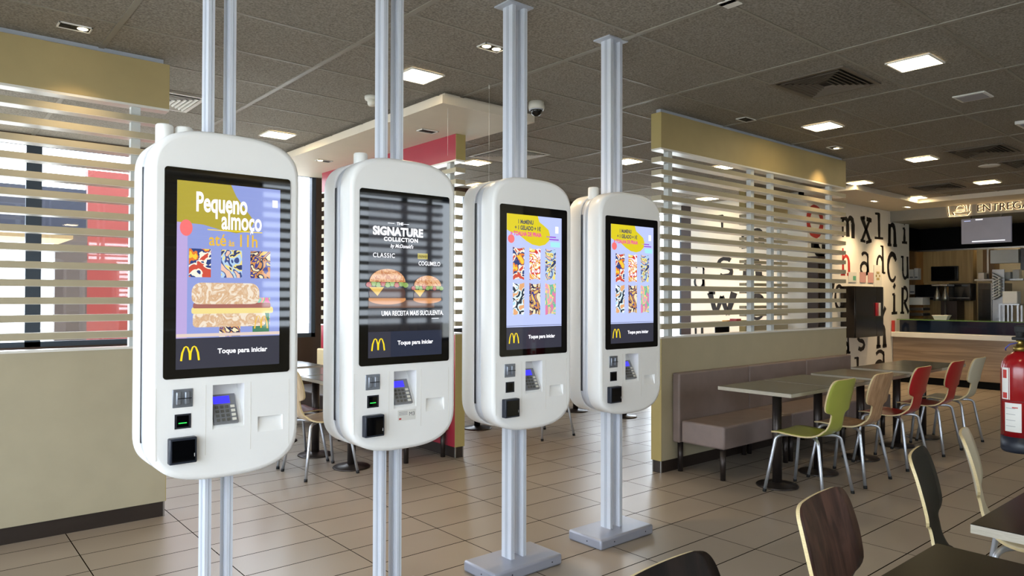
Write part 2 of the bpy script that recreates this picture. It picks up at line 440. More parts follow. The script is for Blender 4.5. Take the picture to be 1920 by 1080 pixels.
for ch, u0, u1, v0, v1, mm in [
 ('m', 11.12, 11.62, 2.38, 2.78, 'letter_black'), ('x', 11.84, 12.25, 2.36, 2.78, 'letter_black'), ('l', 12.33, 12.72, 2.44, 2.89, 'letter_black'),
 ('n', 12.86, 13.28, 2.34, 2.80, 'letter_black'), ('i', 13.42, 13.76, 2.42, 2.85, 'letter_black'), ('o', 10.05, 10.6, 2.36, 2.82, 'letter_red'),
 ('h', 11.14, 11.52, 1.80, 2.24, 'letter_red'), ('a', 11.80, 12.18, 1.82, 2.20, 'letter_black'), ('d', 12.42, 12.78, 1.86, 2.34, 'letter_black'),
 ('c', 12.84, 13.30, 1.72, 2.24, 'letter_black'), ('u', 13.44, 13.80, 1.78, 2.20, 'letter_black'),
 ('o', 10.92, 11.25, 1.25, 1.66, 'letter_black'), ('i', 12.96, 13.32, 1.16, 1.72, 'letter_black'), ('R', 13.38, 13.80, 1.16, 1.66, 'letter_black'),
 ('v', 12.40, 12.82, 1.06, 1.30, 'letter_black'), ('n', 12.40, 12.84, .60, 1.06, 'letter_black'), ('s', 11.66, 12.02, .60, .90, 'letter_black'),
 ('a', 11.10, 11.46, .56, .90, 'letter_black'), ('l', 11.56, 11.86, .1, .5, 'letter_black'), ('a', 12.3, 12.80, .14, .56, 'letter_black'),
 ('w', 10.15, 10.9, 1.2, 1.75, 'letter_black'), ('x', 10.2, 10.8, 1.9, 2.25, 'letter_black')]:
    letter(lt, ch, u0, u1, v0, v1, pl, mm)
lt.obj('lettering', wlo)
ws = MB(); ws.box(XW, XW+.14, YW+.14, 7.25, 0, ZC, 'letter_wall'); wso = struct(ws.obj('wall_left_lettered'))
lt = MB(); pl2 = lambda u, v, d: (XW-.001-d, u, v)   # seen mirrored: larger Y is to the left
def letY(ch, ya, yb, v0, v1, mm='letter_black'):
    letter(lt, ch, ya, yb, v0, v1, pl2, mm)
for a in [('w', 6.9, 6.4, 1.15, 1.55), ('s', 6.78, 6.4, 1.78, 2.1), ('n', 6.3, 5.9, 1.75, 2.1), ('m', 6.35, 5.9, 2.2, 2.55), ('l', 6.75, 6.55, 2.5, 2.8), ('a', 7.2, 6.95, 1.6, 2.0), ('c', 6.2, 5.85, 1.1, 1.5), ('u', 7.2, 6.98, .6, 1.0)]: letY(*a)
lt.obj('lettering', wso)
# glazed return between the lettered wall and the far windows
window('Y', XW, 7.45, 8.25, .15, 2.95, [], .05)
m = MB(); m.box(XW, XW+.16, 7.25, 7.45, 0, ZC, 'brown_wall'); m.box(XW, XW+.14, 8.25, 8.42, 0, ZC, 'brown_wall'); struct(m.obj('trim_1'))
m = MB(); m.box(10.05, 10.45, 5.02, 5.18, .9, 2.05, 'brown_wall'); m.box(10.09, 10.41, 5.012, 5.02, .94, 2.01, 'steel_dark')
tag(m.obj('door_column'), 'tall dark brown cupboard on the white lettered wall, seen through the right slats', 'cupboard', kind='thing')

# soffits -------------------------------------------------------------
m = MB(); m.box(3.08, 4.02, 4.46, Y1, 2.92, 2.985, 'soffit_white'); m.box(3.14, 3.96, 4.52, Y1, 2.985, ZC, 'soffit_white'); struct(m.obj('ceiling_soffit_left'))
m = MB(); m.box(10.0, 12.2, 4.45, YW, 2.95, ZC, 'soffit_white'); m.box(12.2, 13.0, 2.0, YW, 2.95, ZC, 'soffit_white'); struct(m.obj('ceiling_soffit_right'))

# ------------------------------------------------------------------ slatted partitions
SLZ = [2.598-.107*k for k in range(14)]
def partition(label, axis, a0, a1, p0, p1, posts, face='tan_laminate', end='tan_edge', zlow=1.11, joints=(), skirt_col='dark_skirting', endfirst=True):
    """axis = run direction; [p0, p1] = thickness range across"""
    t = thing('slatted_partition', label, 'partition', ((a0+a1)/2, (p0+p1)/2, 0) if axis == 'X' else ((p0+p1)/2, (a0+a1)/2, 0))
    ox, oy = t.location.x, t.location.y
    def bx(mb, u0, u1, q0, q1, z0, z1, mm, bev=0):
        if axis == 'X': mb.box(u0-ox, u1-ox, q0-oy, q1-oy, z0, z1, mm, bev)
        else: mb.box(q0-ox, q1-ox, u0-oy, u1-oy, z0, z1, mm, bev)
    m = MB(); bx(m, a0+.004, a1-.004, p0, p1, 2.69, 2.985, 'tan_header' if face == 'tan_laminate' else face); bx(m, a0, a0+.004, p0, p1, 2.69, 2.985, end); bx(m, a1-.004, a1, p0, p1, 2.69, 2.985, end)
    bx(m, a0, a1, p0+.001, p1-.001, 2.675, 2.69, 'cap_white'); m.obj('header', t)
    m = MB(); bx(m, a0+.03, a1-.03, p0+.03, p1-.03, 2.985, ZC, 'aluminium_plain'); m.obj('ceiling_fixing', t)
    m = MB(); bx(m, a0+.004, a1-.004, p0, p1, .1, zlow, face); bx(m, a0, a0+.004, p0, p1, .1, zlow, end); bx(m, a1-.004, a1, p0, p1, .1, zlow, end)
    m.obj('low_wall', t)
    m = MB(); bx(m, a0, a1, p0-.003, p1+.003, zlow, zlow+.014, 'cap_white'); m.obj('ledge', t)
    m = MB(); bx(m, a0+.012, a1-.012, p0+.012, p1-.012, 0, .1, skirt_col)
    for u in (a0+.006, a1-.016):
        for q in (p0+.006, p1-.016): bx(m, u, u+.01, q, q+.01, 0, .1, 'steel_trim')
    m.obj('skirting', t)
    for z in SLZ:
        js = [a0]+list(joints)+[a1]
        for u0, u1 in zip(js, js[1:]):
            m = MB(); bx(m, u0+.0015, u1-.0015, p0, p1, z-.02, z+.02, face if face == 'tan_laminate' else 'tan_laminate')
            bx(m, u0+.0015, u1-.0015, p0+.001, p1-.001, z-.0225, z-.02, 'cap_white'); m.obj('slat', t)
    for u in posts:
        m = MB(); q = (p0+p1)/2; bx(m, u, u+.055, q-.024, q+.024, zlow+.014, 2.675, 'post_white'); m.obj('post', t)
    return t
partition('tan slatted room divider at the left edge, behind the leftmost kiosk', 'X', -1.78, 1.312, 5.077, 5.177, [1.09, -.35, -1.5], zlow=1.112)
partition('tan slatted room divider right of centre with the grey bench along it', 'X', 4.74, 8.05, 3.695, 3.80, [4.87, 6.14, 6.5, 7.72], joints=(6.36,))
partition('slatted room divider with a red side face, seen between the kiosks', 'Y', 5.22, 7.95, 3.754, 3.86, [5.35, 6.6, 7.8], face='red_panel')
partition('short slatted divider far behind the right hand slats', 'X', 8.93, 10.08, 5.5, 5.6, [9.9], zlow=1.05)
partition('slatted divider facing the kiosk screens behind the camera', 'X', 1.6, 5.2, -2.1, -2.0, [1.8, 3.4, 5.0])

# ------------------------------------------------------------------ kiosks
HW = .276; KZ0, KZ1 = .765, 2.068
def outline(y, inset, n=72, cz=0):
    pts = []; hw = HW-inset; zt = KZ1-inset; zb = KZ0+inset; h = .17
    N2 = n//2
    for i in range(N2+1):                       # top, left to right
        a = PI*(1-i/N2); c, s = math.cos(a), math.sin(a); e = 2/3.0
        pts.append((math.copysign(abs(c)**e, c)*hw, y, zt-h+abs(s)**e*h))
    for i in range(N2+1):                       # bottom, right to left
        a = -PI*i/N2; c, s = math.cos(a), math.sin(a); e = 2/2.75
        pts.append((math.copysign(abs(c)**e, c)*hw, y, zb+h-abs(s)**e*h))
    return pts
def housing(y0, sgn, depth):
    m = MB(); rs = [outline(y0, .018), outline(y0+sgn*.003, .010), outline(y0+sgn*.008, .004), outline(y0+sgn*.016, 0), outline(y0+sgn*(depth-.004), 0), outline(y0+sgn*depth, .003)]
    m.loft(rs, 'kiosk_white'); return m

ARCH = lambda cx, cz, w_, h: [([(cx-w_/2, cz), (cx-w_*.44, cz+h*.55), (cx-w_*.32, cz+h*.93), (cx-w_*.23, cz+h), (cx-w_*.14, cz+h*.93), (cx-w_*.03, cz+h*.55), (cx, cz+h*.05)], [w_*.115, w_*.11, w_*.085, w_*.07, w_*.085, w_*.11, w_*.12]),
                              ([(cx, cz+h*.05), (cx+w_*.03, cz+h*.55), (cx+w_*.14, cz+h*.93), (cx+w_*.23, cz+h), (cx+w_*.32, cz+h*.93), (cx+w_*.44, cz+h*.55), (cx+w_/2, cz)], [w_*.12, w_*.11, w_*.085, w_*.07, w_*.085, w_*.11, w_*.115])]
disp('white', 'F4F4FA', 1.0); disp('yellow', 'F2D21C', .85); disp('footer', '2E2F3B', .9); disp('lav', 'A9B4DE', .95); disp('blobyellow', 'DCCB20', .75)
disp('pink', 'D8408E', .9); disp('grey_text', '4A4A52', .9); disp('purple', '8A3CC0', .9); disp('mint', '9AD8DC', .9); disp('coral', 'E06A6A', .9)
disp('navy', '14151E', .9); disp('navy2', '1F2536', 1.0); disp('bun', 'C98A54', .8); disp('bunl', 'DDB98C', .8); disp('lettuce', '8AA850', .7); disp('cheese', 'D8B048', .8)
disp('patty', '4A2E22', .8); disp('tomato', 'A8443C', .8); disp('board', '6A4A38', .7); disp('skyb', '8E9CD8', .75); disp('skyp', 'B9A6DA', .75); disp('olive', 'B5A63A', .7)
disp('bread', 'D8C0A6', .75); disp('ham', 'A86A60', .7); disp('egg', 'E8D48A', .8); disp('green', '4E8C6A', .6); disp('gold', 'E0B43A', .8); disp('strip', 'D9C6BC', .8)
PAT = [['E8C23A', 'D8742E', '2A3C74', 'F0E4D0', 'C24A38'], ['EFE8EE', 'E8D470', 'C93A34', 'F2F0F4', 'E0A050'], ['2E3A66', 'E6D27A', 'A8C4E0', '3A4A80', 'E0B8A0'],
       ['A8D4E4', 'F2F0F0', '22303E', 'CFE4EA', 'D8A070'], ['E0B85C', '3C3C84', 'C98A4C', '25244A', 'E8D8B0'], ['8AC8B0', 'E09AA8', 'E8D080', '6CB494', 'D878A0']]
def bandp(mb, place, u0, u1, v0, v1, m, d=0):
    mb.poly([place(u0, v0, d), place(u1, v0, d), place(u1, v1, d), place(u0, v1, d)], m)
def ellp(mb, place, cu, cv, ru, rv, m, d, a0=0, a1=360, n=28):
    mb.poly([place(x, y, d) for x, y in arc(cu, cv, ru, rv, a0, a1, n)[:n+(0 if a1-a0 == 360 else 1)]], m)
def display(kind, parent, face):
    """lit picture of the screen; local u = x from kiosk centre, v = z"""
    mb = MB(); pl = (lambda u, v, d: (u, face-.0004-d, v))
    U0, U1, V0, V1 = -.192, .192, 1.183, 1.872; VF = 1.296
    a = 'display_'; e = .0006
    bandp(mb, pl, U0, U1, V0, VF, M(a+'footer'))
    for pts, wd in ARCH(-.143, 1.214, .062, .052): stroke(mb, pts, wd, lambda u, v, d: pl(u, v, e), M(a+'yellow'))
    text_mesh(mb, 'Toque para iniciar', .0255, lambda u, v, d: pl(u-.045, v+1.236, e), M(a+'white'), bold=.0007)
    if kind == 'towels':
        bandp(mb, pl, U0, U1, VF, V1, M(a+'lav'))
        blob = [(U0, V1), (U0, 1.79), (-.16, 1.776), (-.12, 1.772), (-.085, 1.758), (-.06, 1.738), (-.02, 1.722), (.03, 1.716), (.07, 1.725), (.1, 1.748), (.106, 1.778), (.095, 1.805), (.06, 1.826), (.03, 1.842), (.018, V1)]
        mb.poly([pl(u, v, e) for u, v in blob], M(a+'blobyellow'))
        ellp(mb, pl, -.163, 1.745, .022, .022, M(a+'coral'), e)
        for i, (s_, sz, mm) in enumerate([('1 McMENU', .029, 'grey_text'), ('+ 1 GELADO + 1\u20ac', .029, 'grey_text'), ('= TOALHA DE PRAIA', .029, 'pink')]):
            text_mesh(mb, s_, sz, lambda u, v, d, i=i: pl(u-(.12, .14, .168)[i], v+1.826-.031*i, 2*e), M(a+mm), squeeze=.78, bold=.0012)
        bandp(mb, pl, .08, .15, 1.765, 1.771, M(a+'purple'), e); bandp(mb, pl, .10, .17, 1.752, 1.758, M(a+'purple'), e); bandp(mb, pl, .11, .18, 1.715, 1.742, M(a+'mint'), e)
        bandp(mb, pl, .145, .168, 1.79, 1.825, M(a+'white'), e)
        for r in range(2):
            for c in range(3):
                x = -.152+.112*c; z0 = (1.50, 1.345)[r]+(-.02 if 0 else 0); z0 = (1.537, 1.355)[r]; z1 = z0+.168
                pts = [(x, z1), (x+.02, z1-.006), (x+.04, z1-.008), (x+.062, z1-.004), (x+.078, z1), (x+.076, z0), (x+.06, z0+.006), (x+.038, z0+.008), (x+.018, z0+.004), (x+.002, z0)]
                mb.poly([pl(u, v, e) for u, v in pts], disp_noise('towel_%d' % (r*3+c), PAT[r*3+c], 11, .85))
        bandp(mb, pl, U0, U1, 1.302, 1.304, M(a+'footer'), e)
    elif kind == 'signature':
        bandp(mb, pl, U0, U1, VF, V1, disp_noise('rustic', ['131319', '17161B', '1B191C', '141419'], 6, .9))
        bandp(mb, pl, -.08, U1, V0, VF, M(a+'navy2'), e*.5)
        for (s_, sz, u0, v0, sq, bd) in [('THE', .018, -.052, 1.769, 1, .0005), ('SIGNATURE', .050, -.172, 1.722, .97, .0022), ('COLLECTION', .024, -.118, 1.696, 1.08, .001), ("by McDonald's", .022, -.085, 1.668, .9, .0004),
                                         ('CLASSIC', .028, -.172, 1.622, .95, .0002), ('COGUMELO', .027, .062, 1.593, .8, .0002), ('UMA RECEITA MAIS SUCULENTA.', .030, -.128, 1.366, .74, .0004)]:
            text_mesh(mb, s_, sz, lambda u, v, d, u0=u0, v0=v0: pl(u+u0, v+v0, e*2), M(a+'white'), squeeze=sq, bold=bd, shear=.3 if s_[0] == 'b' else 0, space=1.15 if s_ in ('CLASSIC', 'COLLECTION') else 1)
        for u0, u1 in ((-.098, -.064), (-.022, .012)): bandp(mb, pl, u0, u1, 1.774, 1.776, M(a+'white'), e)
        bandp(mb, pl, .058, .112, 1.622, 1.648, M(a+'olive'), e); text_mesh(mb, 'novo', .022, lambda u, v, d: pl(u+.062, v+1.628, 2*e), M(a+'navy'), shear=.3)
        bandp(mb, pl, .135, .175, 1.349, 1.351, M(a+'white'), e)
        bandp(mb, pl, U0, .15, 1.40, 1.435, M(a+'board'), e)
        for cu, s_ in ((-.098, 1.28), (.112, 1.05)):
            r = .072*s_; zb = 1.43
            ellp(mb, pl, cu, zb+.008, r*1.02, .018*s_, M(a+'bun'), 2*e)
            pt = [(cu-r*.96, zb+.013), (cu+r*.96, zb+.013), (cu+r, zb+.03*s_), (cu+r*.9, zb+.045*s_), (cu-r*.9, zb+.045*s_), (cu-r, zb+.03*s_)]
            mb.poly([pl(u, v, 3*e) for u, v in pt], disp_noise('patty', ['3A241B', '573527', '2C1B15', '6A4433'], 90, .8))
            mb.poly([pl(u, v, 4*e) for u, v in [(cu-r, zb+.048*s_), (cu-r*.2, zb+.048*s_), (cu-r*.55, zb+.018*s_)]], M(a+'cheese'))
            for k in range(9):
                ellp(mb, pl, cu-r+.25*r*k, zb+(.056+.004*(k % 2))*s_, .16*r, .009*s_, M(a+('lettuce' if k % 3 else 'tomato')), 4*e, n=10)
            ellp(mb, pl, cu, zb+.066*s_, r*.98, .045*s_, disp_noise('bun_top', ['C08048', 'CE9560', 'DDAE7E', 'B87440'], 30, .8, True), 5*e, 0, 180, 18)
            for k in range(14):
                t_ = random.uniform(25, 155); q = random.uniform(.55, .9)
                ellp(mb, pl, cu+r*q*math.cos(math.radians(t_)), zb+.066*s_+.045*s_*q*math.sin(math.radians(t_)), .0016, .0022, M(a+'bread'), 6*e, n=6)
    else:
        mb.poly([pl(u, v, 0) for u, v in [(U0, VF), (U1, VF), (U1, V1), (U0, V1)]], M(a+'skyb'))
        bandp(mb, pl, U0, -.155, VF, 1.76, M(a+'skyp'), e*.5)
        blob = [(U0, V1), (U0, 1.72), (-.1, 1.715), (-.04, 1.70), (.02, 1.69), (.07, 1.70), (.09, 1.74), (.05, 1.79), (.02, 1.83), (0, V1)]
        mb.poly([pl(u, v, e) for u, v in blob], M(a+'olive'))
        ellp(mb, pl, -.16, 1.70, .022, .03, M(a+'coral'), e*1.5)
        for i, (x, z0, k) in enumerate([(-.15, 1.54, 0), (-.035, 1.54, 2), (.075, 1.54, 4), (-.04, 1.318, 4), (.075, 1.36, 5)]):
            bandp(mb, pl, x, x+.078, z0-.02, z0+.085, disp_noise('towel_%d' % k, PAT[k], 11, .85), 1.5*e)
        bandp(mb, pl, U0, U1, 1.30, 1.312, M(a+'strip'), e*2)
        text_mesh(mb, 'Pequeno', .100, lambda u, v, d: pl(u-.128, v+1.765, 3*e), M(a+'white'), squeeze=.54, bold=.0028)
        text_mesh(mb, 'almo\u00e7o', .096, lambda u, v, d: pl(u-.035, v+1.704, 3*e), M(a+'white'), squeeze=.54, bold=.0022)
        text_mesh(mb, 'at\u00e9', .064, lambda u, v, d: pl(u-.08, v+1.64, 3*e), M(a+'gold'), squeeze=.8, bold=.001)
        text_mesh(mb, '\u00e0s', .034, lambda u, v, d: pl(u-.008, v+1.64, 3*e), M(a+'gold'), squeeze=.8, bold=.0008)
        text_mesh(mb, '11h', .066, lambda u, v, d: pl(u+.025, v+1.64, 3*e), M(a+'gold'), squeeze=.8, bold=.001)
        bandp(mb, pl, -.085, .12, 1.696, 1.699, M(a+'yellow'), 3*e)
        bandp(mb, pl, .16, .181, 1.80, 1.828, M(a+'white'), 3*e)
        # breakfast bun
        def slab(z0, z1, u0, u1, mm, d, r=.02):
            pts = arc(u0+r, z1-r, r, r, 180, 90, 5)+arc(u1-r, z1-r, r, r, 90, 0, 5)+arc(u1-r*.7, z0+r*.7, r*.7, r*.7, 0, -90, 4)+arc(u0+r*.7, z0+r*.7, r*.7, r*.7, -90, -180, 4)
            mb.poly([pl(u, v, d) for u, v in pts], mm)
        CR = disp_noise('crust', ['E6D2BC', 'D9BC9C', 'CFA77F', 'EADCC8'], 22, .78, True); slab(1.335, 1.395, -.135, .135, CR, 3*e); slab(1.385, 1.41, -.14, .165, M(a+'egg'), 3.6*e, .010)
        slab(1.405, 1.425, -.135, .155, M(a+'ham'), 4.2*e, .008); slab(1.42, 1.50, -.14, .11, CR, 4.8*e, .034)
        bandp(mb, pl, .085, .15, 1.312, 1.39, M(a+'green'), 2*e)
        for pts, wd in ARCH(.118, 1.325, .05, .05): stroke(mb, pts, wd, lambda u, v, d: pl(u, v, 3*e), M(a+'gold'))
    mb.obj('screen_picture', parent, recalc=False)

def kiosk(cx, label, kind, cap=(), sticker=False, green=0):
    cy = 2.90
    t = thing('ordering_kiosk', label, 'kiosk', (cx, cy, 0), group='white ordering kiosks in a row')
    F = 2.76-cy
    fr = housing(F, 1, .10); fr.obj  # front body
    fo = fr.obj('front_housing', t)
    # recesses for the card terminal and the receipt
    cs = []
    c1 = MB(); c1.extr([(-.060, F-.02, .952), (-.060, F-.02, 1.118), (-.060, F+.088, 1.114), (-.060, F+.0008, .952)], (.117, 0, 0), 'kiosk_white'); cs.append(c1.obj('c'))
    c2 = MB(); c2.extr([(.110, F-.02, .922), (.110, F-.02, .983), (.110, F+.022, .980), (.110, F+.0008, .922)], (.10, 0, 0), 'kiosk_white'); cs.append(c2.obj('c'))
    for c in cs: c.location = (cx, cy, 0)
    bpy.context.view_layer.update(); boolean_cut(fo, cs)
    # fine joint lines of the lower panel
    m = MB()
    for x in (-.255, -.085, .082, .235): m.box(x-.0008, x+.0008, F-.0006, F+.001, .86, 1.12, 'cap_white')
    m.obj('panel_joints', t)
    bo = housing(3.03-cy, -1, .112).obj('rear_housing', t)
    m = MB(); m.loft([outline(F+.099, .007), outline(2.919-cy, .007)], 'aluminium'); m.obj('middle_frame', t)
    m = MB(); m.box(-.2705, -.262, 2.906-cy, 2.918-cy, .905, 1.93, 'slot_dark'); m.obj('seam', t)
    # screens
    for sgn, f in ((1, F), (-1, 3.03-cy)):
        m = MB(); y0, y1 = (f-.004, f+.004)
        pts = []
        for (x, z, a) in ((.234-.012, 1.918-.012, 0), (-.234+.012, 1.918-.012, 90), (-.234+.012, 1.150+.012, 180), (.234-.012, 1.150+.012, 270)):
            pts += arc(x, z, .012, .012, a, a+90, 5)
        m.extr([(x, y0, z) for x, z in pts], (0, y1-y0, 0), 'screen_black'); so = m.obj('screen', t)
        if sgn == 1: display(kind, so, y0)
    # lower devices
    m = MB(); m.box(-.201, -.131, F-.003, F+.01, 1.045, 1.112, 'reader_grey', .002); m.box(-.19, -.172, F-.010, F, 1.055, 1.103, 'reader_grey', .004)
    m.box(-.16, -.142, F-.010, F, 1.055, 1.103, 'reader_grey', .004); m.box(-.185, -.138, F-.0125, F-.009, 1.077, 1.080, 'slot_dark'); m.obj('card_reader', t)
    m = MB(); m.box(-.193, -.137, F-.002, F+.01, .968, 1.021, 'slot_dark'); m.box(-.186, -.145, F-.003, F-.002, .974, 1.015, 'screen_black')
    if green: m.box(-.180, -.152, F-.0035, F-.003, .987, .990, mat('scan_green', '20C040', .4, emit='30E050', es=1.5, var=0))
    m.obj('code_scanner', t)
    m = MB(); m.box(-.216, -.122, F-.028, F+.005, .845, .938, 'ext_dark', .004); m.box(-.208, -.130, F-.0295, F-.028, .853, .930, 'screen_black')
    m.box(-.133, -.131, F-.030, F-.0294, .868, .880, 'paper'); m.obj('contactless_reader', t)
    # card terminal, lying on the sloped back of its recess
    d = Vector((0, .087, .162)).normalized(); nrm = Vector((0, -d.z, d.y)); o0 = Vector((-.004, F+.0015, .955))
    def P(u, v, h): return tuple(o0+Vector((u, 0, 0))+d*v+nrm*h)
    def tb(mb, u0, u1, v0, v1, h0, h1, mm):
        v = [mb.bm.verts.new(P(u, w_, h)) for u in (u0, u1) for w_ in (v0, v1) for h in (h0, h1)]
        for q in ((0, 1, 3, 2), (4, 6, 7, 5), (0, 4, 5, 1), (2, 3, 7, 6), (0, 2, 6, 4), (1, 5, 7, 3)): mb.face([v[i] for i in q], mm)
    m = MB(); tb(m, -.050, .040, .012, .128, 0, .014, 'pin_grey'); po = m.obj('card_terminal', t)
    m = MB(); tb(m, -.043, .018, .09, .12, .014, .0155, mat('lcd_blue', '2020C0', .3, emit='3A34E0', es=.9, var=0)); m.obj('terminal_display', po)
    m = MB()
    for i in range(4):
        for j in range(4): tb(m, -.040+.019*i, -.029+.019*i+(.004 if i == 3 else 0), .020+.017*j, .030+.017*j, .014, .0175, 'key_grey' if i < 3 else 'white_plastic')
    m.obj('keys', po)
    if sticker:
        m = MB(); m.box(-.04, .052, F-.001, F, .895, .942, 'paper'); text_mesh(m, 'M3', .024, lambda u, v, d: (u+.018, F-.0014, v+.914), M('ext_dark'))
        for z in (.932, .926, .920): m.box(-.034, .01, F-.0013, F-.001, z, z+.002, 'pin_grey')
        m.box(-.034, -.022, F-.0013, F-.001, .9, .907, 'letter_red'); tag(m.obj('sticker', t), 'white sticker marked M3')
    for x in cap:
        m = MB(); m.lathe([(.0, 1.98), (.031, 1.98), (.031, 2.092), (.027, 2.097), (0, 2.097)], 'white_lacquer', (x, 0, 0), 24); m.obj('scanner_cap', t)
    # posts, base and ceiling plate
    for x in (-.045, .038):
        m = MB(); y0, y1 = 2.89-cy, 2.968-cy
        m.box(x, x+.024, y0, y1, .06, ZC-.008, 'aluminium'); m.box(x-.002, x, y0+.03, y0+.048, .06, ZC-.008, 'aluminium_plain'); m.box(x+.010, x+.014, y0-.001, y0, .06, ZC-.008, 'aluminium_plain')
        m.obj('post', t)
    m = MB(); m.box(-.235, .235, 2.79-cy, 3.055-cy, 0, .06, 'base_grey', .012); bo = m.obj('base_plate', t)
    m = MB()
    for x, y in ((-.12, 2.785), (.16, 2.785)): m.cyl((x, 2.789-cy, .03), (x, 2.792-cy, .03), .004, 'slot_dark', 10)
    for y in (2.9,): m.cyl((-.236, y-cy, .03), (-.233, y-cy, .03), .004, 'slot_dark', 10)
    m.obj('screw', bo)
    m = MB(); m.box(-.085, .085, 2.865-cy, 2.995-cy, ZC-.008, ZC, 'aluminium_plain'); m.obj('ceiling_plate', t)
    return t
kiosk(.933, 'white kiosk with the Pequeno almo\u00e7o breakfast screen, leftmost of the row', 'breakfast', (-.20, -.13), green=1)
kiosk(1.711, 'white kiosk with the dark Signature burger screen, second in the row', 'signature', (-.155,), sticker=True, green=1)
kiosk(2.489, 'white kiosk with a beach towel screen on a floor base, third in the row', 'towels')
kiosk(3.267, 'white kiosk with a beach towel screen, rightmost and farthest of the row', 'towels', (-.185,))

# ------------------------------------------------------------------ chairs
def chair_shell(face):
    """profile in the Y-Z plane, chair faces +Y"""
    prof = [(.205, .438), (.19, .447), (.13, .452), (.05, .448), (-.04, .444), (-.11, .449), (-.155, .466), (-.185, .50), (-.203, .545), (-.214, .59), (-.222, .618), (-.228, .64), (-.238, .69), (-.252, .75), (-.268, .81), (-.277, .838), (-.282, .855), (-.2845, .864), (-.286, .869)]
    hw = [.165, .188, .198, .202, .20, .188, .160, .124, .102, .098, .108, .176, .190, .193, .187, .180, .168, .152, .125]
    # resample smoothly
    P, W = [], []
    for i in range(len(prof)-1):
        k = 3
        for j in range(k):
            t = j/k
            def cr(a, b, c, d): return .5*((2*b)+(-a+c)*t+(2*a-5*b+4*c-d)*t*t+(-a+3*b-3*c+d)*t**3)
            g = lambda A, n: A[max(0, min(len(A)-1, n))]
            P.append(tuple(cr(g(prof, i-1)[q], g(prof, i)[q], g(prof, i+1)[q], g(prof, i+2)[q]) for q in (0, 1)))
            W.append(hw[i]+(hw[i+1]-hw[i])*(3*t*t-2*t**3) if i in (10,) else cr(g(hw, i-1), g(hw, i), g(hw, i+1), g(hw, i+2)))
    P.append(prof[-1]); W.append(hw[-1])
    m = MB(); nU = 10; th = .011
    n = len(P); top, bot = [], []
    for i in range(n):
        y, z = P[i]; a, b = P[max(i-1, 0)], P[min(i+1, n-1)]; dy, dz = b[0]-a[0], b[1]-a[1]; l = math.hypot(dy, dz); ny, nz_ = dz/l, -dy/l   # upper / front side normal
        rt, rb = [], []
        for k in range(nU+1):
            u = -1+2*k/nU; x = u*W[i]; back = max(0, min(1, (z-.56)/.1)); cv = .022*(u*u)*back*(W[i]/.2)**2   # backrest curves round the sitter
            cy_ = y+cv; cz_ = z+(.006*u*u if z < .5 else 0)
            rt.append(m.bm.verts.new((x, cy_, cz_))); rb.append(m.bm.verts.new((x, cy_-ny*th, cz_-nz_*th)))
        top.append(rt); bot.append(rb)
    E_ = 'ply_edge'
    for i in range(n-1):
        for k in range(nU):
            m.face([top[i][k], top[i][k+1], top[i+1][k+1], top[i+1][k]], face, True); m.face([bot[i][k], bot[i+1][k], bot[i+1][k+1], bot[i][k+1]], face, True)
        m.face([top[i][0], top[i+1][0], bot[i+1][0], bot[i][0]], E_); m.face([top[i][nU], bot[i][nU], bot[i+1][nU], top[i+1][nU]], E_)
    for k in range(nU):
        m.face([top[0][k], bot[0][k], bot[0][k+1], top[0][k+1]], E_); m.face([top[-1][k], top[-1][k+1], bot[-1][k+1], bot[-1][k]], E_)
    return m
def chair_leg(sx, sy):
    fx, fy = .225*sx, .225*sy; tx, ty = .175*sx, .165*sy
    pts = [(fx, fy, .012)]+[(fx+(tx-fx)*t, fy+(ty-fy)*t, .012+.378*t) for t in (.5, 1)]
    c = Vector((tx, ty, .39)); e = Vector((tx*.72, ty*.72, .428))
    for t in (.25, .5, .75, 1):
        a = t*PI/2; pts.append((c.x+(e.x-c.x)*(1-math.cos(a)), c.y+(e.y-c.y)*(1-math.cos(a)), c.z+(e.z-c.z)*math.sin(a)))
    pts.append((0.012*sx, .012*sy, .428))
    m = MB(); m.tube(pts, .012, 'chrome'); return m
SHELL, LEGS = {}, []
def chair(label, x, y, rz, face, group=None):
    t = thing('chair', label, 'chair', (x, y, 0), rz, group)
    if face in SHELL: o = bpy.data.objects.new('seat_shell', SHELL[face]); C.objects.link(o); o.parent = t
    else: o = chair_shell(face).obj('seat_shell', t); SHELL[face] = o.data
    if not LEGS:
        for sx in (-1, 1):
            for sy in (-1, 1):
                a = chair_leg(sx, sy).obj('leg', t); f = MB(); f.cyl((.226*sx, .226*sy, 0), (.2235*sx, .2235*sy, .022), .014, 'rubber', 12); b = f.obj('foot_cap', a); LEGS.append((a.data, b.data))
    else:
        for a, b in LEGS:
            o = bpy.data.objects.new('leg', a); C.objects.link(o); o.parent = t
            q = bpy.data.objects.new('foot_cap', b); C.objects.link(q); q.parent = o
    return t
GB = 'chairs along the bench tables'
chair('lime green chair at the near end of the bench tables', 5.13, 2.64, 0, 'green_lam', GB)
chair('light oak chair between the green chair and the red chairs', 5.79, 2.64, 0, 'oak_light', GB)
chair('red chair next to the light oak chair', 6.61, 2.65, 0, 'red_lam', GB)
chair('red chair next to the cream chair, farther of the two red ones', 7.45, 2.66, 0, 'red_lam', GB)
chair('cream chair at the far end of the bench tables, nearest the counter', 8.05, 2.66, 0, 'cream_lam', GB)
GF = 'chairs at the near dark tables'
chair('dark wenge chair at the bottom edge, only its top showing', 1.27, .70, PI+.05, 'walnut_dark', GF)
chair('walnut brown chair in the bottom right foreground', 2.085, .75, PI+.1, 'walnut', GF)
chair('black chair with pale plywood edge at the near dark table', 2.99, .81, PI+.22, 'black_lam', GF)
chair('cream chair beside the red fire extinguisher', 3.60, .84, PI+.26, 'cream_lam', GF)
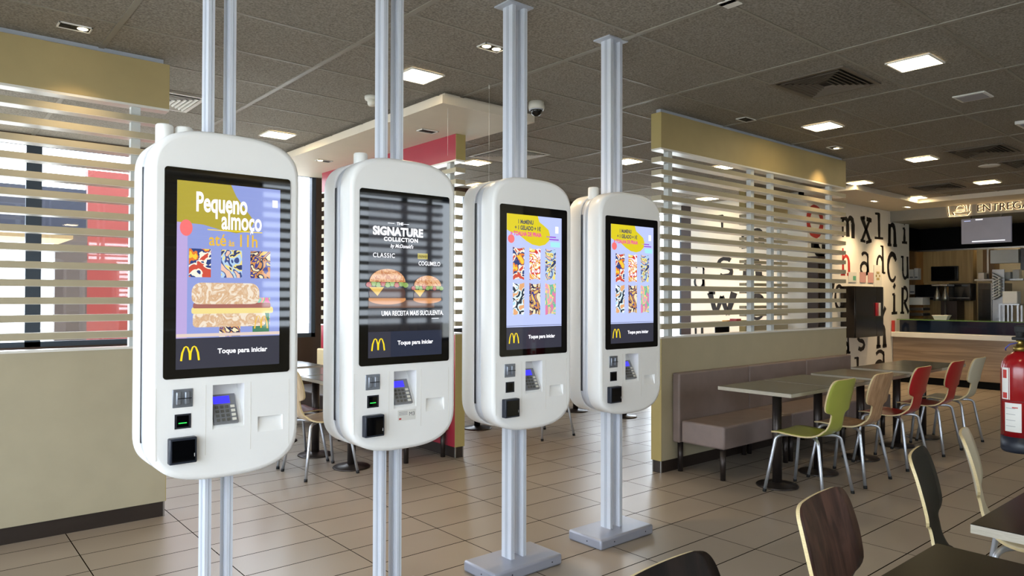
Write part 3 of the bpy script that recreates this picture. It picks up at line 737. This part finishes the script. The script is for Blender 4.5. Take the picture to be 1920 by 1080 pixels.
GL_ = 'chairs behind the kiosks'
chair('tan wood chair behind the gap between the two left kiosks', 2.61, 5.53, -PI/2, 'oak_tan', GL_)
chair('maroon seated chair behind the tan chair, between the left kiosks', 2.61, 6.08, -PI/2, 'maroon_lam', GL_)
chair('chair whose thin legs show below the third kiosk', 5.11, 5.52, PI, 'oak_tan', GL_)

# ------------------------------------------------------------------ tables
def table(label, x, y, top, edge, sx=.64, sy=.60, h=.765, group=None, pr_=.035, ox=0, th=.028):
    t = thing('cafe_table', label, 'table', (x, y, 0), 0, group)
    m = MB(); m.box(-sx/2+ox, sx/2+ox, -sy/2, sy/2, h-th, h-.002, edge); m.box(-sx/2+ox, sx/2+ox, -sy/2, sy/2, h-.002, h, top); m.obj('tabletop', t)
    m = MB(); m.cyl((0, 0, .02), (0, 0, h-th), pr_, 'metal_dark', 24); m.obj('pedestal', t)
    m = MB(); m.lathe([(0, 0), (.155, 0), (.158, .006), (.15, .014), (.06, .022), (.045, .03), (0, .03)], 'metal_dark', n=36); m.obj('base_disc', t)
    return t
GT = 'tables along the grey bench'
table('grey topped table at the near end of the grey bench', 5.13, 2.89, 'table_grey', 'ply_edge_grey', ox=-.02, group=GT)
table('grey topped table behind the green chair, second along the bench', 5.78, 2.89, 'table_grey', 'ply_edge_grey', group=GT)
table('grey topped table behind the light oak chair, third along the bench', 6.59, 2.90, 'table_grey', 'ply_edge_grey', group=GT)
table('grey topped table beside the nearer red chair, fourth along the bench', 7.43, 2.92, 'table_grey', 'ply_edge_grey', group=GT)
table('grey topped table at the far end of the bench, nearest the counter', 8.08, 2.92, 'table_grey', 'ply_edge_grey', group=GT)
table('dark table with its top cut by the bottom right corner', 1.88, .46, 'table_dark', 'ply_edge_grey', group='dark foreground tables')
table('dark table with pale plywood edge below the fire extinguisher', 2.79, .46, 'table_dark', 'ply_edge_grey', group='dark foreground tables')
GK = 'tables behind the kiosks'
table('pale topped table between the two left kiosks, nearer one', 2.89, 5.52, 'table_grey', 'ply_edge_grey', group=GK)
table('pale topped table between the two left kiosks, middle one', 2.86, 6.16, 'table_grey', 'ply_edge_grey', group=GK)
table('pale topped table between the two left kiosks, farthest', 2.86, 6.95, 'table_grey', 'ply_edge_grey', group=GK)
table('table whose round base shows left below the third kiosk', 4.81, 6.27, 'table_grey', 'ply_edge_grey', group=GK)
table('table whose round base shows under the fourth kiosk, left one', 6.50, 6.42, 'table_grey', 'ply_edge_grey', group=GK)
table('table whose round base shows behind the posts of the fourth kiosk', 6.64, 5.74, 'table_grey', 'ply_edge_grey', group=GK)
t = table('high bar table behind the right hand slats', 7.9, 5.2, 'table_grey', 'steel_dark', sx=.9, sy=.7, h=1.13, pr_=.09)
t['category'] = 'bar table'
m = MB(); m.box(-.2, .2, -.15, .15, 0, .012, 'paper', .003); m.box(-.12, -.02, -.06, .04, .012, .05, 'red_lam'); m.box(.0, .12, -.08, .06, .012, .03, 'green_lam'); m.box(-.15, .1, .06, .13, .012, .028, 'cheese_print') if 'cheese_print' in MATS else m.box(-.15, .1, .06, .13, .012, .028, mat('cheese_print', 'D8A850', .6))
o = tag(m.obj('serving_tray'), 'tray with coloured packets on a table behind the right slats', 'tray', kind='thing'); o.location = (8.1, 5.1, 1.13)

# ------------------------------------------------------------------ benches
def bench(label, x0, x1, yb, yf, seams, mat_, legx, axis='X', seat=(.25, .432), top=.82):
    """runs along X, back at y=yb, front at yf (yf<yb)"""
    t = thing('upholstered_bench', label, 'bench', ((x0+x1)/2, (yb+yf)/2, 0)); ox, oy = t.location.x, t.location.y
    js = [x0]+seams+[x1]
    for a, b in zip(js, js[1:]):
        m = MB(); m.box(a-ox, b-ox, yb-.075-oy, yb-.002-oy, .245, top, mat_, .014); m.obj('backrest_cushion', t)
        m = MB(); m.box(a-ox+(.01 if a == x0 else 0), b-ox, yf-oy, yb-.085-oy, seat[0], seat[1], 'bench_brown' if mat_ == 'bench_cream' else mat_, .016); m.obj('seat_cushion', t)
    for x in legx:
        for y, zt in ((yf+.045, seat[0]), (yb-.04, .245)):
            m = MB(); m.cyl((x-ox, y-oy, 0), (x-ox, y-oy, zt), .021, 'metal_dark', 16, r1=.024); m.obj('leg', t)
    return t
bench('long grey brown upholstered bench along the right slatted divider', 4.88, 8.0, 3.693, 3.20, [5.94, 7.0], 'bench_taupe', [4.94, 5.9, 5.99, 6.98, 7.9])
b = bench('cream backed bench along the red divider, between the left kiosks', -1.3, 1.3, 3.752, 3.28, [], 'bench_cream', [-1.2, 0, 1.25], top=.84)
# turn it to run along Y against the red divider
b.rotation_euler = (0, 0, -PI/2); b.location = (3.752-.236, 6.6, 0)

# ------------------------------------------------------------------ counter and kitchen
XK = 13.0
t = thing('service_counter', 'wood fronted service counter with a dark band and pale ledge', 'counter', (XK, 3.0, 0))
def kb(name, x0, x1, y0, y1, z0, z1, mm, bev=0, par=None):
    q = MB(); q.box(x0-XK, x1-XK, y0-3, y1-3, z0, z1, mm, bev); return q.obj(name, par or t)
kb('front_panel', XK+.06, XK+.9, 0, 5.19, .12, .78, 'counter_wood'); kb('ledge', XK-.02, XK+.5, 0, 5.19, .78, .865, 'cap_white', .006)
kb('plinth', XK+.10, XK+.88, 0, 5.19, 0, .12, 'black_matt'); kb('dark_band', XK+.12, XK+.88, 0, 5.10, .865, 1.07, 'navy_gloss')
kb('glass_top', XK+.10, XK+.9, 0, 5.14, 1.07, 1.085, mat('green_glass_edge', '5C7A44', .1, coat=.5))
m = MB(); m.box(XK, XK+.6, 0, YW, 2.77, ZC, 'bulkhead'); m.box(XK+.6, X1, 0, 5.6, 2.78, ZC, 'bulkhead'); struct(m.obj('ceiling_bulkhead'))
m = MB(); m.box(13.8, X1, 5.58, 5.72, 0, ZC, 'kitchen_wood_dark'); m.box(13.66, 13.8, YW+.14, 5.72, 0, ZC, 'letter_wall'); struct(m.obj('wall_kitchen'))
m = MB(); m.box(14.98, 15.1, 0, 5.58, 2.36, 2.78, 'black_matt'); m.box(13.8, 14.98, 5.45, 5.58, 2.36, 2.78, 'black_matt'); m.box(14.965, 14.985, 0, 5.5, 2.345, 2.37, 'steel_trim'); struct(m.obj('beam_kitchen'))
# back-lit sign
sg = thing('backlit_sign', 'glowing ENTREGA sign with a bag, burger and cup symbol', 'sign', (XK, 3.9, 2.9))
def pls(off): return lambda u, v, d: (-.012-off-d, -u, v)
tx = MB(); text_mesh(tx, 'ENTREGA', .165, lambda u, v, d: (-.032-d*0, -(u-.00)-.02, v-.115+.035), M('sign_face'), squeeze=.98, bold=.0016); to = tx.obj('letters', sg)
gl = MB(); text_mesh(gl, 'ENTREGA', .165, lambda u, v, d: (-.02, -(u-.00)-.02, v-.115+.035), M('sign_glow'), squeeze=.98, bold=.004); gl.obj('letter_backlight', sg)
# icon, u runs to the right (towards -Y)
ic = [([(-.42, -.11), (-.44, .09), (-.41, .115), (-.37, .10), (-.34, .12), (-.30, .105), (-.29, .06)], .012), ([(-.42, -.11), (-.36, -.11)], .012),
      ([(-.34, -.10), (-.36, -.055), (-.33, -.055)], .012), ([(-.35, -.115), (-.15, -.115), (-.11, -.06)], .012), ([(-.35, -.115), (-.365, -.06)], .012),
      (arc(-.255, -.005, .06, .055, 0, 180, 8), .012), ([(-.32, -.025), (-.19, -.025)], .010), ([(-.32, -.05), (-.26, -.06), (-.19, -.045)], .010),
      ([(-.165, -.06), (-.18, .06), (-.12, .06), (-.135, -.05)], .012), ([(-.19, .065), (-.11, .068)], .012), ([(-.15, .07), (-.165, .11), (-.185, .12)], .009)]
a_ = MB(); b_ = MB()
for pts, wd in ic:
    stroke(a_, pts, wd*1.1, lambda u, v, d: (-.032, -u-.04, v), 'sign_face'); stroke(b_, pts, wd+.010, lambda u, v, d: (-.02, -u-.04, v), 'sign_glow')
a_.obj('symbol', sg); b_.obj('symbol_backlight', sg)
# suspended grey menu screen
m = MB(); m.box(XK-.02, XK+.03, 3.42, 4.10, 2.32, 2.72, mat('screen_grey', '75747C', .25, emit='5A5A66', es=.35)); m.box(XK-.022, XK-.02, 3.50, 3.95, 2.345, 2.36, disp('white', 'F4F4FA'))
m.box(XK-.022, XK-.02, 3.80, 3.90, 2.69, 2.705, disp('white', 'F4F4FA')); m.box(XK-.022, XK-.02, 3.97, 4.06, 2.68, 2.69, disp('lav', 'A9B4DE'))
for y in (3.55, 3.97): m.box(XK+.005, XK+.015, y-.01, y+.01, 2.72, 2.77, 'steel_dark')
tag(m.obj('menu_screen'), 'grey hanging screen below the ENTREGA sign', 'screen', kind='thing')

def simple(name, label, cat, boxes, group=None):
    m = MB()
    for b in boxes: m.box(*b)
    return tag(m.obj(name), label, cat, group, 'thing')
kw = thing('kitchen_panelling', 'light wood wall unit in the kitchen behind the counter', 'wall unit', (15.0, 5.0, 0))
def kp(name, *b): q = MB(); q.box(b[0]-15, b[1]-15, b[2]-5, b[3]-5, *b[4:]); return q.obj(name, kw)
kp('upper_panel', 15.0, 15.2, 4.55, 5.40, 1.74, 2.34, 'kitchen_wood'); kp('lower_panel', 15.0, 15.2, 4.55, 5.40, .5, 1.42, 'kitchen_wood'); kp('middle_panel', 15.04, 15.2, 4.55, 5.40, 1.42, 1.74, 'kitchen_wood')
simple('television', 'black television on the light wood kitchen wall', 'television', [(14.94, 14.998, 4.78, 5.24, 1.77, 2.05, 'appliance_black', .006), (14.938, 14.94, 4.80, 5.22, 1.80, 2.03, 'screen_black')])
GO = 'black ovens in the kitchen'
simple('oven', 'left black oven below the television', 'oven', [(14.7, 14.995, 5.02, 5.44, 1.42, 1.70, 'appliance_black', .01), (14.685, 14.70, 5.05, 5.42, 1.455, 1.47, 'steel')], GO)
simple('oven', 'right black oven below the television', 'oven', [(14.7, 14.995, 4.50, 4.86, 1.40, 1.72, 'appliance_black', .01), (14.685, 14.70, 4.52, 4.84, 1.445, 1.46, 'steel')], GO)
simple('bin_cabinet', 'dark brown cabinet low in front of the light wood kitchen wall', 'cabinet', [(14.6, 14.99, 4.69, 4.96, .3, 1.40, 'brown_wall', .006)])
t = thing('heat_lamp', 'twin silver heat lamp over the kitchen pass', 'lamp', (14.2, 4.8, 0))
m = MB(); m.box(-.05, .3, -.1, .16, 1.66, 1.70, 'steel', .01); m.cyl((.28, .04, .0), (.28, .04, 1.68), .018, 'steel', 12); m.obj('bracket', t)
for y in (-.05, .08):
    m = MB(); m.lathe([(.012, 1.66), (.016, 1.60), (.03, 1.56), (.055, 1.46), (.062, 1.40), (.058, 1.40), (.045, 1.47)], 'steel', (0, y, 0), 20); m.obj('lamp_shade', t)
simple('steel_shelf', 'stack of steel trays at the left end of the kitchen', 'shelf', [(14.2, 14.55, 5.12, 5.40, z, z+.05, 'steel', .006) for z in (.95, 1.02, 1.12, 1.22)]+[(14.2, 14.55, 5.12, 5.40, 1.32, 1.46, 'paper', .01)])
for i, (y0, y1, z0, z1) in enumerate([(5.40, 5.47, 1.8, 2.02), (5.48, 5.56, 1.8, 2.0), (5.46, 5.55, 1.52, 1.7)]):
    simple('packaging_box', ['white carton on the kitchen side wall, nearer the television', 'white carton by the lettered wall, upper one', 'white carton by the lettered wall, lower one'][i], 'carton', [(14.75, 14.9, y0, y1, z0, z1, 'paper', .004), (14.749, 14.75, y0+.01, y1-.01, z0+.03, z0+.06, 'pin_grey')], 'white cartons left in the kitchen')
simple('tall_rack', 'tall dark steel tray rack in the kitchen', 'rack', [(14.9, 15.3, 4.02, 4.44, .3, 1.72, 'appliance_black')]+[(14.885, 14.90, 4.03, 4.43, z, z+.01, 'steel_dark') for z in (.6, .8, 1.0, 1.2, 1.4, 1.6)]+[(14.88, 14.9, 4.22, 4.235, .3, 1.72, 'steel')])
simple('prep_shelf', 'steel shelf above the dark tray rack', 'shelf', [(14.7, 15.2, 3.7, 4.44, 1.76, 1.79, 'steel'), (15.0, 15.02, 4.30, 4.33, 1.79, 2.34, 'steel'), (15.0, 15.02, 3.6, 3.63, 1.2, 2.34, 'steel'), (15.02, 15.25, 3.85, 4.28, 2.08, 2.32, 'vent_white'), (15.1, 15.4, 3.62, 3.84, 1.95, 2.34, 'appliance_black')])
simple('kitchen_cabinet', 'brown wooden cabinet above the steel shelf', 'cabinet', [(15.3, 15.6, 4.30, 4.48, 1.8, 2.35, 'kitchen_wood_dark')])
for i, y in enumerate((4.12, 3.95, 3.82, 4.35)):
    simple('paper_stack', ['pale paper bag stack upright on the steel shelf', 'white paper stack in the middle of the steel shelf', 'pale paper stack right on the steel shelf', 'silver tub left on the steel shelf'][i], 'paper stack', [(14.75, 14.9, y-.05, y+.05, 1.79, 1.95-.04*(i % 2), 'paper' if i < 3 else 'steel', .005)], 'stacks on the kitchen shelf')
t = thing('cup_rack', 'rack of white angled sleeves right in the kitchen', 'rack', (14.4, 3.95, 0))
for k in range(7):
    m = MB(); x = 0; z = 1.50+.05*k
    m.extr([(0, .12, z+.08), (0, .0, z), (0, .12, z-.08), (0, .135, z-.065), (0, .03, z), (0, .135, z+.095)], (.12, 0, 0), 'paper'); m.obj('sleeve', t)
m = MB(); m.box(.12, .14, -.02, .16, 0, 1.95, 'steel'); m.obj('back_frame', t)
simple('steel_stand', 'small steel stand on the counter under the white box', 'stand', [(13.25, 13.5, 3.39, 3.67, 1.34, 1.36, 'steel')]+[(x, x+.02, y, y+.025, 1.085, 1.34, 'steel') for x in (13.26, 13.46) for y in (3.40, 3.53, 3.64)])
simple('white_box', 'white box standing on the small steel stand', 'box', [(13.27, 13.48, 3.42, 3.62, 1.36, 1.56, 'paper', .012)])
m = MB(); v = [(-.06, -.09, 0), (.06, -.09, 0), (.06, .09, 0), (-.06, .09, 0)]; u = [(-.08, -.12, .065), (.08, -.12, .065), (.08, .12, .065), (-.08, .12, .065)]; m.loft([v, u], 'paper', smooth=False)
m.box(-.085, .085, -.125, .125, .063, .075, 'paper', .003); o = tag(m.obj('white_bowl'), 'small white tub on the counter top', 'tub', kind='thing'); o.location = (13.35, 4.52, 1.085)
m = MB(); m.box(14.1, 14.3, 3.2, 3.48, 0, 2.78, 'kitchen_wood_dark'); m.box(14.08, 14.1, 3.46, 3.50, 0, 2.78, 'post_white'); struct(m.obj('pillar_kitchen'))
m = MB(); m.box(13.0, 13.04, 5.145, 5.185, .865, 1.06, 'letter_red'); m.box(13.04, 13.06, 5.145, 5.185, .865, 1.06, 'paper'); tag(m.obj('leaflet_holder'), 'red leaflet holder at the left end of the counter', 'holder', kind='thing')
# small camera on the kitchen beam
t = thing('security_camera', 'small white camera hanging right of the grey menu screen', 'camera', (13.3, 3.25, 2.77))
m = MB(); m.cyl((0, 0, -.14), (0, 0, 0), .03, 'white_plastic', 16); m.obj('stem', t)
m = MB(); m.lathe([(0, -.26), (.03, -.255), (.05, -.22), (.04, -.16), (.03, -.14)], 'white_plastic', n=18); m.cyl((-.06, 0, -.2), (-.03, 0, -.2), .022, 'slot_dark', 14); m.obj('head', t)

# cabinet and papers on the lettered wall
t = thing('wall_cabinet', 'dark steel double cabinet hanging on the white lettered wall', 'cabinet', (11.62, 5.1, 0))
m = MB(); m.box(-.5, .5, -.13, .096, .83, 1.63, 'steel_dark', .01); m.obj('body', t)
for x0, x1 in ((-.495, .235), (.245, .495)):
    m = MB(); m.box(x0, x1, -.142, -.13, .835, 1.625, 'steel_dark', .003); d = m.obj('door', t)
    m = MB(); x = .19 if x1 < .3 else .27; m.box(x, x+.06, -.17, -.142, 1.16, 1.37, 'red_lam' if x1 < .3 else 'paper', .004); m.obj('handle', d)
PG = 'papers on the lettered wall'
for lb, x0, x1, z0, z1, mm in [('small pale green notice above the steel cabinet', 11.40, 11.68, 1.70, 1.86, 'paper'), ('pink notice above the steel cabinet', 11.80, 12.02, 1.70, 1.87, None), ('pink and white notice right above the steel cabinet', 12.10, 12.30, 1.70, 1.87, None),
                               ('tall poster with a yellow flower shape', 12.32, 12.62, 1.62, 2.0, 'paper'), ('framed white information sheet beside the steel cabinet', 12.26, 12.72, 1.28, 1.60, 'paper')]:
    m = MB(); m.box(x0, x1, YW-.008, YW-.003, z0, z1, mm or mat('pink_paper', 'C99A98', .7))
    if 'flower' in lb:
        for a in range(0, 360, 60): m.box(12.45+.06*math.cos(math.radians(a)), 12.5+.06*math.cos(math.radians(a)), YW-.010, YW-.008, 1.80+.06*math.sin(math.radians(a)), 1.84+.06*math.sin(math.radians(a)), 'tan_edge')
    if 'green' in lb: m.box(11.55, 11.65, YW-.010, YW-.008, 1.73, 1.80, mat('green_print', '5FA88A', .7))
    if 'information' in lb:
        for k in range(6): m.box(12.38, 12.62-.03*(k % 3), YW-.010, YW-.008, 1.32+.04*k, 1.328+.04*k, 'pin_grey')
        m.box(12.29, 12.33, YW-.010, YW-.008, 1.50, 1.56, 'slot_dark')
    tag(m.obj('wall_notice'), lb, 'notice', PG, 'thing')

# ------------------------------------------------------------------ fire extinguisher
m = MB(); m.box(4.0, 4.32, .58, .93, 0, ZC, 'tan_laminate'); struct(m.obj('pillar'))
t = thing('fire_extinguisher', 'red fire extinguisher hanging at the right edge', 'fire extinguisher', (4.055, 1.035, .72))
m = MB(); m.lathe([(0, 0), (.074, 0), (.080, .012), (.080, .075), (0, .075)], 'ext_dark', n=40); m.obj('foot_ring', t)
m = MB(); m.lathe([(.079, .075), (.079, .39), (.074, .425), (.055, .455), (.03, .472), (.022, .478), (0, .478)], 'ext_red', n=44); bd = m.obj('cylinder', t)
m = MB()
for u0, u1, z0, z1, mm in [(3.28, 3.85, .10, .245, 'paper')]:
    pass
def wrap(mb, a0, a1, z0, z1, mm, r=.0797, n=10):
    P0 = [(r*math.cos(a0+(a1-a0)*i/n), r*math.sin(a0+(a1-a0)*i/n)) for i in range(n+1)]
    V0 = [mb.bm.verts.new((x, y, z0)) for x, y in P0]; V1_ = [mb.bm.verts.new((x, y, z1)) for x, y in P0]
    for i in range(n): mb.face([V0[i], V0[i+1], V1_[i+1], V1_[i]], mm, True)
AC = math.atan2(-1.035, -4.055)   # direction facing the viewer
wrap(m, AC-.85, AC-.0+.05, .10, .235, 'paper')
for k in range(4): wrap(m, AC-.78, AC-.25, .125+.028*k, .127+.028*k, 'pin_grey', .0800)
wrap(m, AC-.42, AC-.12, .212, .217, 'letter_red', .0800)
wrap(m, AC-1.1, AC-.62, .25, .40, 'paper'); wrap(m, AC-1.02, AC-.70, .255, .282, 'letter_red', .0800); wrap(m, AC-1.0, AC-.72, .35, .39, 'letter_red', .08); wrap(m, AC-.58, AC-.54, .25, .40, 'paper')
wrap(m, AC-1.6, AC+1.2, .243, .2445, 'ext_dark', .0798)
# mirrored so the labels sit on the left as seen
for v in m.bm.verts: pass
m.obj('label', bd, recalc=False)
m = MB(); m.cyl((0, 0, .478), (0, 0, .50), .028, 'brass', 20); m.cyl((0, 0, .50), (0, 0, .535), .016, 'brass', 16); m.obj('valve', t)
m = MB(); m.box(-.02, .02, -.05, .03, .53, .545, 'rubber', .004); m.box(-.018, .018, -.06, .02, .565, .60, 'rubber', .006); m.cyl((0, 0, .53), (0, 0, .59), .017, 'rubber', 14); m.obj('handle', t)
m = MB(); m.tube([(0, -.02, .52), (.02, -.07, .50), (.03, -.092, .42), (.03, -.094, .2), (.02, -.09, .08)], .009, 'rubber'); m.obj('hose', t)
m = MB(); m.tube([(.0, .0, .52), (-.05, .03, .51), (-.055, .045, .49), (-.03, .05, .48)], .003, mat('seal_blue', '4A50A0', .5)); m.obj('safety_seal', t)
m = MB(); m.box(-.012, .03, -.105, -.08, .25, .53, 'steel'); m.obj('wall_bracket', t)

# ------------------------------------------------------------------ ceiling fittings
def square_light(label, x, y, s=.125, z=ZC, rect=1):
    t = thing('ceiling_light', label, 'ceiling light', (x, y, z), group='square ceiling lights')
    m = MB(); a = s+.012
    for b in ((-a, a, -a, -s), (-a, a, s, a), (-a, -s, -s, s), (s, a, -s, s)): m.box(b[0], b[1], b[2], b[3], -.012, -.003, 'vent_white')
    m.obj('frame', t)
    m = MB(); m.box(-s, s, -s, s, -.009, -.006, 'lamp_glow'); m.obj('diffuser', t)
for lb, x, y in [('square ceiling light beside the posts of the second kiosk', 2.745, 4.279), ('square ceiling light just right above the leftmost kiosk', 2.722, 6.735), ('largest square ceiling light, upper right of the photo', 5.105, 1.882),
                 ('square ceiling light above the right slatted divider, second largest', 6.366, 3.129), ('square ceiling light midway to the counter, left of the long vent', 8.69, 3.138), ('square ceiling light just past the far end of the right divider header', 9.87, 4.34),
                 ('square ceiling light nearest the ENTREGA sign', 11.11, 3.197), ('small square ceiling light at the white soffit corner', 12.0, 4.42), ('square ceiling light next to the red divider end', 5.04, 6.61),
                 ('square ceiling light right of the fourth kiosk posts', 6.316, 5.411), ('square ceiling light seen over the right slats, left one', 7.456, 4.911), ('square ceiling light seen low between the right slats', 9.66, 6.62),
                 ('square ceiling light near the far windows', 6.075, 7.9), ('square ceiling light over the near dark tables', 2.73, .7), ('square ceiling light over the entrance floor', .3, .7), ('square ceiling light behind the camera', 2.73, -1.6), ('square ceiling light over the right floor, outside the photo', 7.6, .5), ('square ceiling light far right, outside the photo', 10.2, 1.2)]:
    square_light(lb, x, y)
square_light('unseen square light added to brighten the kitchen', 15.6, 4.3, z=2.78)  # added lamp, kept out of view, to brighten the kitchen interior
square_light('second added kitchen fill light, hidden behind the dark beam', 15.6, 2.6, z=2.78)  # another added fill lamp for the kitchen, hidden by the beam
for lb, x, y in [('small square ceiling light behind the left divider', -.2, 6.4)]: square_light(lb, x, y, .1)
def spot(label, x, y, z=ZC, on=(1, 1), power=32):
    t = thing('recessed_spotlight', label, 'spotlight', (x, y, z), group='twin recessed spotlights')
    for i, sx in enumerate((-.04, .04)):
        if on[i]:
            l = bpy.data.lights.new('spot_beam', 'SPOT'); l.energy = power; l.color = (1, .72, .4); l.spot_size = 1.7; l.spot_blend = 1; l.shadow_soft_size = .03
            q = bpy.data.objects.new('spot_beam', l); C.objects.link(q); q.parent = t; q.location = (sx, 0, -.02)
    m = MB(); a, b = .085, .052
    for q in ((-a, a, -b, -b+.008), (-a, a, b-.008, b), (-a, -a+.008, -b, b), (a-.008, a, -b, b)): m.box(*q, -.008, -.001, 'vent_white')
    m.obj('frame', t)
    m = MB(); m.box(-a+.008, a-.008, -b+.008, b-.008, -.0045, -.002, 'vent_dark'); m.obj('recess', t)
    for i, sx in enumerate((-.04, .04)):
        m = MB(); m.lathe([(0, -.008), (.022, -.008), (.028, -.0045), (0, -.0045)], 'spot_glow' if on[i] else 'vent_dark', (sx, 0, 0), 18); m.obj('lamp', t)
spot('twin spotlight in the ceiling at the top left', .727, 4.813, on=(0, 1)); spot('twin spotlight left of the third kiosk posts', 2.785, 3.495)
spot('twin spotlight above the start of the right slatted divider', 5.615, 3.45, on=(0, 0)); spot('twin spotlight above the middle of the right slatted divider', 7.372, 3.50, on=(0, 1))
spot('small spotlight in the white soffit above the gap of the left kiosks', 3.42, 7.2, 2.92, on=(1, 0)); spot('small spotlight in the white soffit behind the second kiosk posts', 3.5, 5.3, 2.92, on=(0, 0))
spot('small spotlight in the white soffit right of the red divider', 3.9, 5.55, 2.92); spot('small spotlight in the white soffit near the counter', 11.4, 4.8, 2.95, power=50)
spot('small spotlight in the white soffit corner nearest the ENTREGA sign', 12.55, 4.75, 2.95, power=60)

spot('added twin spotlight brightening the lettered wall behind the right slats', 9.3, 6.35, power=110)  # extra lamp added only to lift the lettered wall behind the slats

def vent(label, x, y, sx, sy, fm, lm, off=0):
    t = thing('air_vent', label, 'air vent', (x, y, ZC), group='ceiling air vents')
    m = MB()
    def rect(a, b, w_, z0, z1, mm):
        m.box(-a, a, -b, -b+w_, z0, z1, mm); m.box(-a, a, b-w_, b, z0, z1, mm); m.box(-a, -a+w_, -b+w_, b-w_, z0, z1, mm); m.box(a-w_, a, -b+w_, b-w_, z0, z1, mm)
    rect(sx, sy, .03, -.012, -.002, fm); m.obj('frame', t)
    m = MB(); m.box(-sx+.03, sx-.03, -sy+.03, sy-.03, -.004, -.002, 'vent_dark'); m.obj('duct', t)
    k = 0; a, b = sx-.045, sy-.045
    while min(a, b) > .03:
        m = MB()
        for p, q in (((-a, -b), (a, -b)), ((a, -b), (a, b)), ((a, b), (-a, b)), ((-a, b), (-a, -b))):     # sloping blades
            c = .82 if 0 else None; w_ = .016
            p2 = (p[0]-math.copysign(w_, p[0]), p[1]-math.copysign(w_, p[1])); q2 = (q[0]-math.copysign(w_, q[0]), q[1]-math.copysign(w_, q[1]))
            p1 = (p[0]-math.copysign(.007, p[0]), p[1]-math.copysign(.007, p[1])); q1 = (q[0]-math.copysign(.007, q[0]), q[1]-math.copysign(.007, q[1]))
            m.poly([(p[0], p[1], -.020), (q[0], q[1], -.020), (q1[0], q1[1], -.0205), (p1[0], p1[1], -.0205)], lm); p, q = p1, q1
            m.poly([(p[0], p[1], -.020), (q[0], q[1], -.020), (q2[0], q2[1], -.005), (p2[0], p2[1], -.005)], lm)
        m.obj('louvre', t); a -= .034; b -= .034
    return t
vent('large dark square vent in the ceiling over the right divider', 5.10, 2.49, .30, .27, 'vent_grey', 'vent_grey')
vent('silver vent beside the left divider header', 1.50, 6.13, .29, .28, 'vent_white', 'vent_white')
vent('white framed air outlet behind the third kiosk posts', 5.05, 6.02, .31, .34, 'vent_white', 'vent_white')
vent('dark vent at the right edge of the ceiling', 8.73, 2.56, .30, .27, 'vent_grey', 'vent_grey')
vent('dark vent nearest the ENTREGA sign', 11.08, 3.80, .30, .27, 'vent_grey', 'vent_grey')
vent('small dark vent at the far right edge of the ceiling', 9.86, 2.45, .30, .2, 'vent_grey', 'vent_grey')
m = MB(); m.box(-.11, .11, -.11, .11, -.012, -.001, 'vent_white', .003); m.box(-.09, .09, -.09, .09, -.014, -.012, 'base_grey'); o = tag(m.obj('speaker_grille'), 'square white speaker grille in the upper right ceiling', 'speaker', kind='thing'); o.location = (6.30, 1.906, ZC)
m = MB(); m.lathe([(0, -.014), (.10, -.012), (.115, -.004), (.115, -.001), (0, -.001)], 'vent_white'); o = tag(m.obj('round_speaker'), 'round white ceiling disc at the right edge', 'speaker', kind='thing'); o.location = (9.75, 2.78, ZC)
t = thing('tube_light', 'unlit white fluorescent fitting at the right edge of the ceiling', 'ceiling light', (7.6, 1.86, ZC))
m = MB(); m.box(-.12, .35, -.08, .08, -.03, -.001, 'vent_white', .004); m.obj('housing', t); m = MB(); m.box(-.10, .33, -.05, .05, -.034, -.03, 'base_grey'); m.obj('diffuser', t)
m = MB(); m.box(-.05, .05, -.045, .045, -.006, -.001, 'vent_white'); o = tag(m.obj('ceiling_cover'), 'small pale cover plate in the ceiling at the top edge', 'cover plate', kind='thing'); o.location = (3.33, 2.14, ZC)
t = thing('smoke_detector', 'white smoke detector left of the second kiosk posts', 'smoke detector', (2.763, 4.974, ZC))
m = MB(); m.lathe([(0, -.03), (.05, -.03), (.055, -.02), (.055, 0), (0, 0)], 'white_plastic'); m.obj('base', t)
m = MB(); m.lathe([(0, -.075), (.025, -.074), (.032, -.06), (.036, -.03), (0, -.03)], 'white_plastic'); m.obj('sensor', t)
t = thing('dome_camera', 'white dome security camera right of the third kiosk posts', 'camera', (3.85, 4.25, ZC))
m = MB(); m.lathe([(0, -.06), (.062, -.06), (.066, -.04), (.062, 0), (0, 0)], 'white_plastic'); m.obj('housing', t)
m = MB(); m.lathe([(0, -.115), (.02, -.112), (.038, -.098), (.048, -.078), (.05, -.06), (0, -.06)], 'screen_black'); m.obj('dome', t)
m = MB(); m.lathe([(.052, -.068), (.058, -.068), (.058, -.058), (.052, -.058)], 'chrome', n=28); m.obj('ring', t)
for lb, x, y, z1 in [('thin wire hanging from the ceiling before the red divider', 3.20, 4.56, 2.55), ('thin wire hanging from the ceiling right of the red divider', 3.27, 4.13, 2.25)]:
    m = MB(); m.cyl((0, 0, z1-ZC), (0, 0, 0), .0012, 'vent_white', 6); m.cyl((0, 0, -.03), (0, 0, 0), .004, 'white_plastic', 8)
    o = tag(m.obj('hanging_wire'), lb, 'wire', 'wires from the ceiling', 'thing'); o.location = (x, y, ZC)

# ------------------------------------------------------------------ outside, seen through the far windows
simple('sign_board', 'dark sign board outside the left windows', 'sign board', [(-1.6, 1.75, 10.6, 10.8, 2.3, 2.82, 'awning_dark')]+[(x, x+.08, 10.65, 10.75, -.14, 2.3, 'awning_dark') for x in (-1.5,)])
simple('totem', 'red and brown panel wall outside the left windows', 'outdoor wall', [(2.0, 4.4, 12.0, 12.2, -.14, 3.3, 'totem_red'), (1.6, 2.0, 12.0, 12.15, -.14, 2.6, 'totem_brown')])
simple('patio_canopy', 'tan canopy outside the left windows', 'canopy', [(-1.0, 1.35, 8.9, 9.9, 2.06, 2.12, 'canopy_tan'), (.1, .16, 9.4, 9.46, -.14, 2.06, 'steel')])
